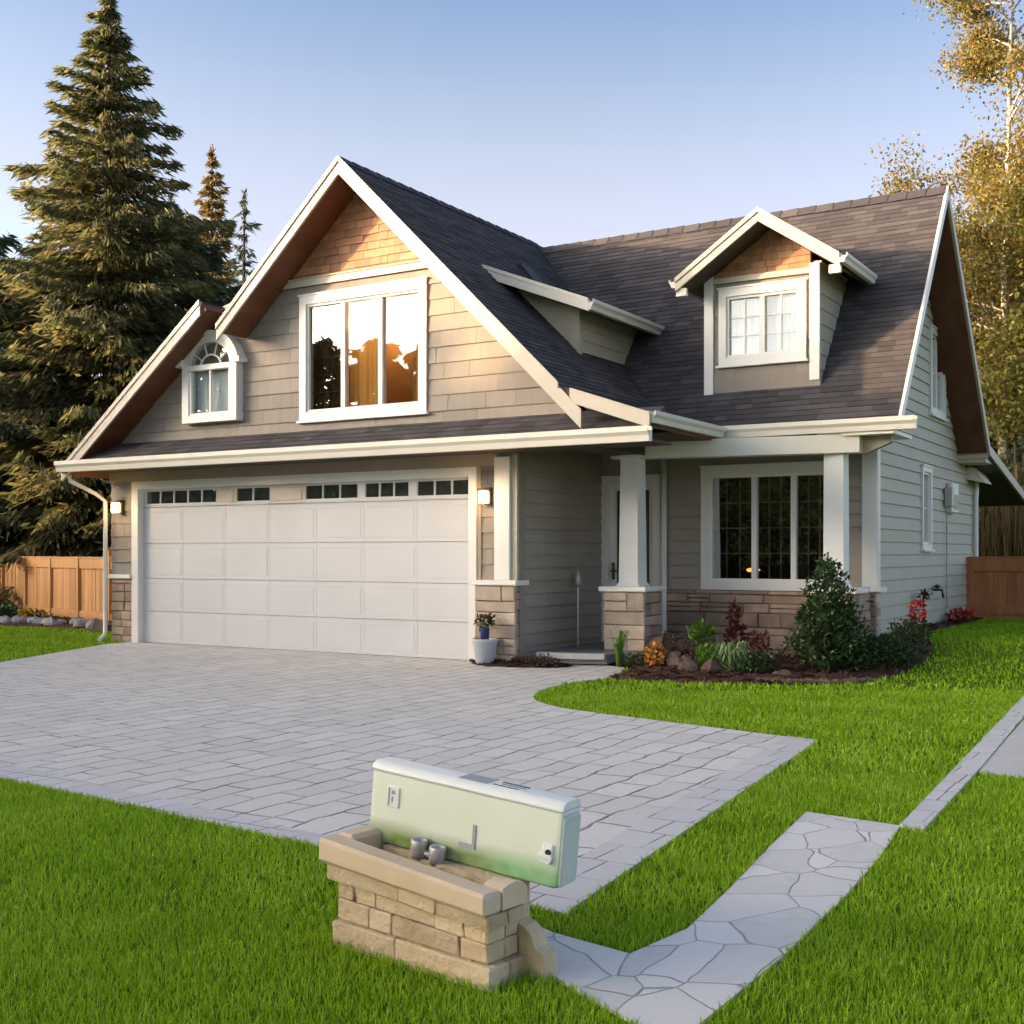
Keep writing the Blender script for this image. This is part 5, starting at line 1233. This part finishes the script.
for i in range(9):
    t = i / 8; x, y = -4.35 + t * .95, 12.28 + .1 * t + .45 * t * t
    boulder('edging_stone', (x, y, .03 + gzs(x, y)), (.08, .05, .035), 'brown_rock', 'flat rusty edging stone along the bed below the conical shrub', 370 + i, 'rusty edging stones')
# shrubs by the side wall further back
plant('flower_plant', 'far red flowers at the foot of the side wall', 'redleaf', [(-3.66, 19.2, .40, .18, .5, .12)], .06, 260, 380, flowers=('redflower', .06, 120, (-3.62, 19.2, .46, .16, .5, .10)))
plant('dark_plant', 'thin dark-stemmed plant standing against the side wall', 'redleaf', [(-3.74, 17.1, .80, .10, .28, .08)], .07, 45, 382, aspect=.6)
# left bed by the fence
plant('flower_plant', 'dark red flowers by the left end of the cedar fence', 'bush', [(-21.6, 15.3, .22, .5, .4, .26)], .10, 420, 390, flowers=('redflower', .09, 60, (-21.8, 15.2, .46, .30, .25, .12)))
plant('yellow_shrub', 'yellow flowering mound in front of the cedar fence', 'olive', [(-20.2, 15.15, .14, .34, .26, .14)], .08, 220, 392, 'shrub', flowers=('yellowflower', .08, 110, (-20.2, 15.1, .20, .32, .24, .12)))
plant('dark_shrub', 'dark low shrub left of the pale rocks', 'bush', [(-20.9, 15.0, .18, .36, .3, .2)], .09, 360, 394, 'shrub')
for i in range(16):
    t = i / 15; x, y = -20.3 + 3.0 * t + rnd.uniform(-.15, .15), 14.55 + .25 * math.sin(t * 3) + rnd.uniform(-.18, .18) + (.0 if t < .7 else -.1)
    boulder('rock', (x, y, .06), (rnd.uniform(.10, .24), rnd.uniform(.10, .2), rnd.uniform(.07, .13)), 'rock', 'pale grey rock in the strip in front of the cedar fence', 400 + i, 'pale rocks by the cedar fence')
boulder('rock', (-15.75, 13.6, .14), (.16, .12, .13), 'concrete', 'whitish rock beside the left downspout', 420)

# ------------------------------------------------------------------ porch things
pr = empty('planter_pot', (-7.98, 12.46, .03), 'pale blue-grey tapered planter pot in front of the garage pier', 'planter')
P(MB().lathe((-7.98, 12.46, .03), [(0, 0), (.105, 0), (.115, .02), (.155, .26), (.165, .275), (.17, .30), (.155, .305), (.145, .285), (.12, .27), (0, .27)], 22), 'pot', 'pot', pr)
P(MB().lathe((-7.98, 12.46, .03), [(0, .272), (.12, .272)], 16), 'soil', 'mulch', pr)
vr = empty('vase', (-7.97, 12.44, .30), 'small dark blue vase of dry leaves standing in the pale pot', 'vase')
P(MB().lathe((-7.97, 12.44, .302), [(0, 0), (.05, 0), (.055, .02), (.06, .15), (.065, .17), (.055, .17), (.05, .14), (0, .14)], 14), 'body', 'vase', vr)
V, F = leaf_ball(120, (-7.97, 12.44, .56), (.14, .12, .11), .07, 431, 'olive', 'f', None, .3, .4); link('foliage', np_mesh('foliage', V, F, 'olive'), vr)
V, F = leaf_ball(50, (-7.97, 12.44, .58), (.14, .12, .09), .05, 432, 'd', 'f', None, .3, .5); link('dry_leaves', np_mesh('dry_leaves', V, F, 'dryleaf'), vr)
plant('dry_ground_cover', 'dry brown ground cover beside the pale pot', 'dryleaf', [(-7.25, 12.60, .07, .26, .16, .09), (-7.55, 12.62, .06, .18, .14, .07)], .05, 620, 434, aspect=.4)
tag(MB().cbox(-7.42, -6.88, 14.55, 14.95, .147, .162, .004).build('door_mat', 'mat'), 'brown mat in front of the porch door', 'mat')
st = empty('garden_pole', (-7.58, 14.15, .145), 'thin pale pole with grey knob standing against the porch wall', 'pole')
P(MB().tube([(-7.58, 14.15, .145), (-7.58, 14.15, .95)], .012, 8), 'pole', 'trim', st)
P(MB().lathe((-7.58, 14.15, .93), [(0, 0), (.03, .01), (.05, .06), (.045, .12), (.034, .16), (.034, .20), (.012, .22), (.009, .27), (0, .28)], 12), 'knob', 'metal', st)

# ------------------------------------------------------------------ stone pedestal and the plastic box on it
PA = Vector((-2.752, 3.325, 0)); ang = R(-8.0); PL = .70; PD = .22
ex = Vector((math.cos(ang), math.sin(ang), 0)); ey = Vector((-math.sin(ang), math.cos(ang), 0))
def pd(x, y, z): return PA + ex * x + ey * y + Vector((0, 0, z * (1 + .20 * (1 - x / PL))))
ped = empty('stone_planter', PA + ex * .37 + ey * .13, 'small buff sandstone planter wall standing on the lawn by the drive', 'planter')
def pblock(mb, x0, x1, y0, y1, z0, z1, c=.005, q=rnd, j=.003):
    t = MB(); t.cbox(x0, x1, y0, y1, z0, z1, c)
    t.v = [tuple(pd(a + q.uniform(-j, j), b + q.uniform(-j, j), k + q.uniform(-j * .5, j * .5))) for a, b, k in t.v]
    mb.add(t.v, t.f)
mb = MB(); g_ = .0012
def course(mb, z0, z1, cuts, x0, x1, y0, th, dep, side_cuts):
    xs_ = [x0] + cuts + [x1]
    for a, b in zip(xs_[:-1], xs_[1:]): o = rnd.uniform(-.005, .004); pblock(mb, a + g_, b - g_, y0 + o, y0 + th, z0 + g_, z1 - g_)
    ys_ = [y0 + th] + side_cuts + [y0 + dep]
    for a, b in zip(ys_[:-1], ys_[1:]):
        pblock(mb, x1 - th, x1 - g_, a + g_, b - g_, z0 + g_, z1 - g_); pblock(mb, x0 + g_, x0 + th, a + g_, b - g_, z0 + g_, z1 - g_)
course(mb, -.03, .075, [.30], -.015, PL + .03, -.02, .10, .19, [])
course(mb, .075, .140, [.16, .27, .58], .0, PL, .0, .09, .16, [])
course(mb, .140, .195, [.085, .19, .47, .60], .0, PL, .0, .09, .16, [])
P(mb, 'stone_courses', 'ped', ped)
mb = MB(); course(mb, .195, .245, [.33, .50], -.03, PL + .03, -.03, .10, .19, []); P(mb, 'corbel_course', 'ped', ped)
P(MB().hexa([pd(x_, y_, z_) for z_ in (0, .19) for x_, y_ in ((.02, .02), (PL - .02, .02), (PL - .02, .15), (.02, .15))]), 'core', 'mortar', ped)
mb = MB(); pblock(mb, -.05, PL + .035, -.055, .035, .247, .318, .010, rnd, .002)
pblock(mb, -.05, .03, .036, .27, .247, .322, .012, rnd, .003)
# raised curved end of the cap on the right
prof = [(.036, .247), (.16, .247), (.16, .300), (.14, .318), (.105, .326), (.07, .324), (.036, .316)]
mb.prism([pd(PL - .05, y_, z_) for y_, z_ in prof], ex * .085)
P(mb, 'cap', 'cap', ped)
P(MB().hexa([pd(x_, y_, z_) for z_ in (.19, .235) for x_, y_ in ((.03, .03), (PL - .04, .03), (PL - .04, .23), (.03, .23))]), 'soil', 'brown_rock', ped)
mb = MB(); pr_ = [(0, -.02), (.125, -.02), (.12, .085), (.085, .105), (.07, .145), (.04, .165), (0, .175)]
mb.prism([pd(PL - .02 + a, .165, b) for a, b in pr_], ey * .07); P(mb, 'end_wing', 'ped', ped)
P(MB().hexa([pd(*p) for p in ((.06, .165, 0), (.62, .165, 0), (.62, .32, 0), (.06, .32, 0), (.06, .165, .280), (.62, .165, .272), (.62, .32, .272), (.06, .32, .280))]), 'back_stone', 'ped', ped)

# the box: long, round-shouldered, tilted a little down to the right
box_loc = Vector((-2.755, 3.50, .34)); BL, BD, BH = .80, .125, .295
bx_ = empty('plastic_box', box_loc, 'long pale green plastic box tilted on the stone planter', 'mailbox')
bx_.rotation_euler = (0, R(5.2), 0)
def local(mb, name, m): 
    o = bpy.data.objects.new(name, mb.mesh(name, m)); COL.objects.link(o); o.parent = bx_; return o
def rbox(x0, x1, prof, cx=.02):
    """rounded profile (y,z) lofted along x with eased ends"""
    n = len(prof); cy = sum(p[0] for p in prof) / n; cz = sum(p[1] for p in prof) / n
    st_ = [(x0, .86), (x0 + cx * .3, .95), (x0 + cx, 1.0), ((x0 + x1) / 2, 1.0), (x1 - cx, 1.0), (x1 - cx * .3, .965), (x1, .90)]
    mb = MB(); pts = [(x_, cy + (y_ - cy) * (1 - (1 - s_) * .6), cz + (z_ - cz) * (1 - (1 - s_) * .35)) for x_, s_ in st_ for y_, z_ in prof]
    F = [(i * n + k, i * n + (k + 1) % n, (i + 1) * n + (k + 1) % n, (i + 1) * n + k) for i in range(len(st_) - 1) for k in range(n)]
    mb.add(pts, F, True); m_ = len(st_) - 1
    mb.add([pts[k] for k in range(n)], [tuple(range(n))]); mb.add([pts[m_ * n + k] for k in range(n)], [tuple(range(n))[::-1]]); return mb
def rr(y0, y1, z0, z1, r, n=5, rb=.012):
    P_ = []
    for (cy, cz, a0, q_) in ((y0 + rb, z0 + rb, 180, rb), (y1 - rb, z0 + rb, 270, rb), (y1 - r, z1 - r, 0, r), (y0 + r, z1 - r, 90, r)):
        P_ += [(cy + q_ * math.cos(R(a0 + 90 * k / n)), cz + q_ * math.sin(R(a0 + 90 * k / n))) for k in range(n + 1)]
    return P_
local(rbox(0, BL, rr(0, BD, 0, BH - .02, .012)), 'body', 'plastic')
lid = MB(); t = rbox(-.006, BL + .003, rr(-.003, BD + .003, BH - .042, BH, .032)); lid.add(t.v, [f for f in t.f], True); local(lid, 'lid', 'plastic_top')
local(rbox(BL - .012, BL + .012, rr(.006, BD - .006, .006, BH - .047, .015), .006), 'end_panel', 'plastic_end')
local(MB().cbox(.075, .13, -.006, .004, BH - .155, BH - .078, .003), 'label_plate', 'plastic_top')
local(MB().box(.082, .088, -.008, -.0055, BH - .15, BH - .083).box(.098, .112, -.0075, -.0058, BH - .105, BH - .092).box(.098, .104, -.0075, -.0058, BH - .135, BH - .115), 'label_print', 'greyprint')
# printed panel on the lid
local(MB().box(.36, .48, .025, BD - .02, BH - .001, BH + .0015), 'lid_panel', 'greyprint')
mb = MB().box(.49, .63, .025, BD - .02, BH - .001, BH + .0012); local(mb, 'sticker', 'plastic_top')
mb = MB().box(.51, .62, .080, .095, BH + .0005, BH + .0022).box(.52, .62, .060, .067, BH + .0005, BH + .0022)
for i in range(9): mb.box(.50 + i * .012, .508 + i * .012, .032, .040 + .006 * rnd.random(), BH + .0005, BH + .0022)
local(mb, 'sticker_print', 'blackprint')
# slot and catch, silver fittings at the foot
local(MB().box(.455, .468, -.004, .004, .075, .150).box(.40, .468, -.004, .004, .062, .078), 'slot', 'greyprint')
mb = MB().cbox(.725, .78, -.014, .004, .098, .118, .004); mb.prism([(.725, -.014, .098), (.78, -.014, .098), (.768, -.012, .082), (.732, -.012, .088)], (0, .014, 0)); mb.cbox(.74, .78, -.010, .004, .118, .150, .004); local(mb, 'catch', 'plastic_top')
local(MB().tube([(.764, -.013, .122), (.764, .0, .122)], .011, 10), 'keyhole', 'black')
cup = [(0, -.036), (.022, -.036), (.029, -.02), (.031, .024), (.028, .032), (.022, .03), (.018, .012), (0, .008)]
mb = MB().lathe((.255, -.035, .03), cup, 14); mb.lathe((.335, -.035, .022), cup, 14); mb.tube([(.255, -.035, .02), (.335, -.035, .014)], .012, 8); local(mb, 'fitting', 'metal')
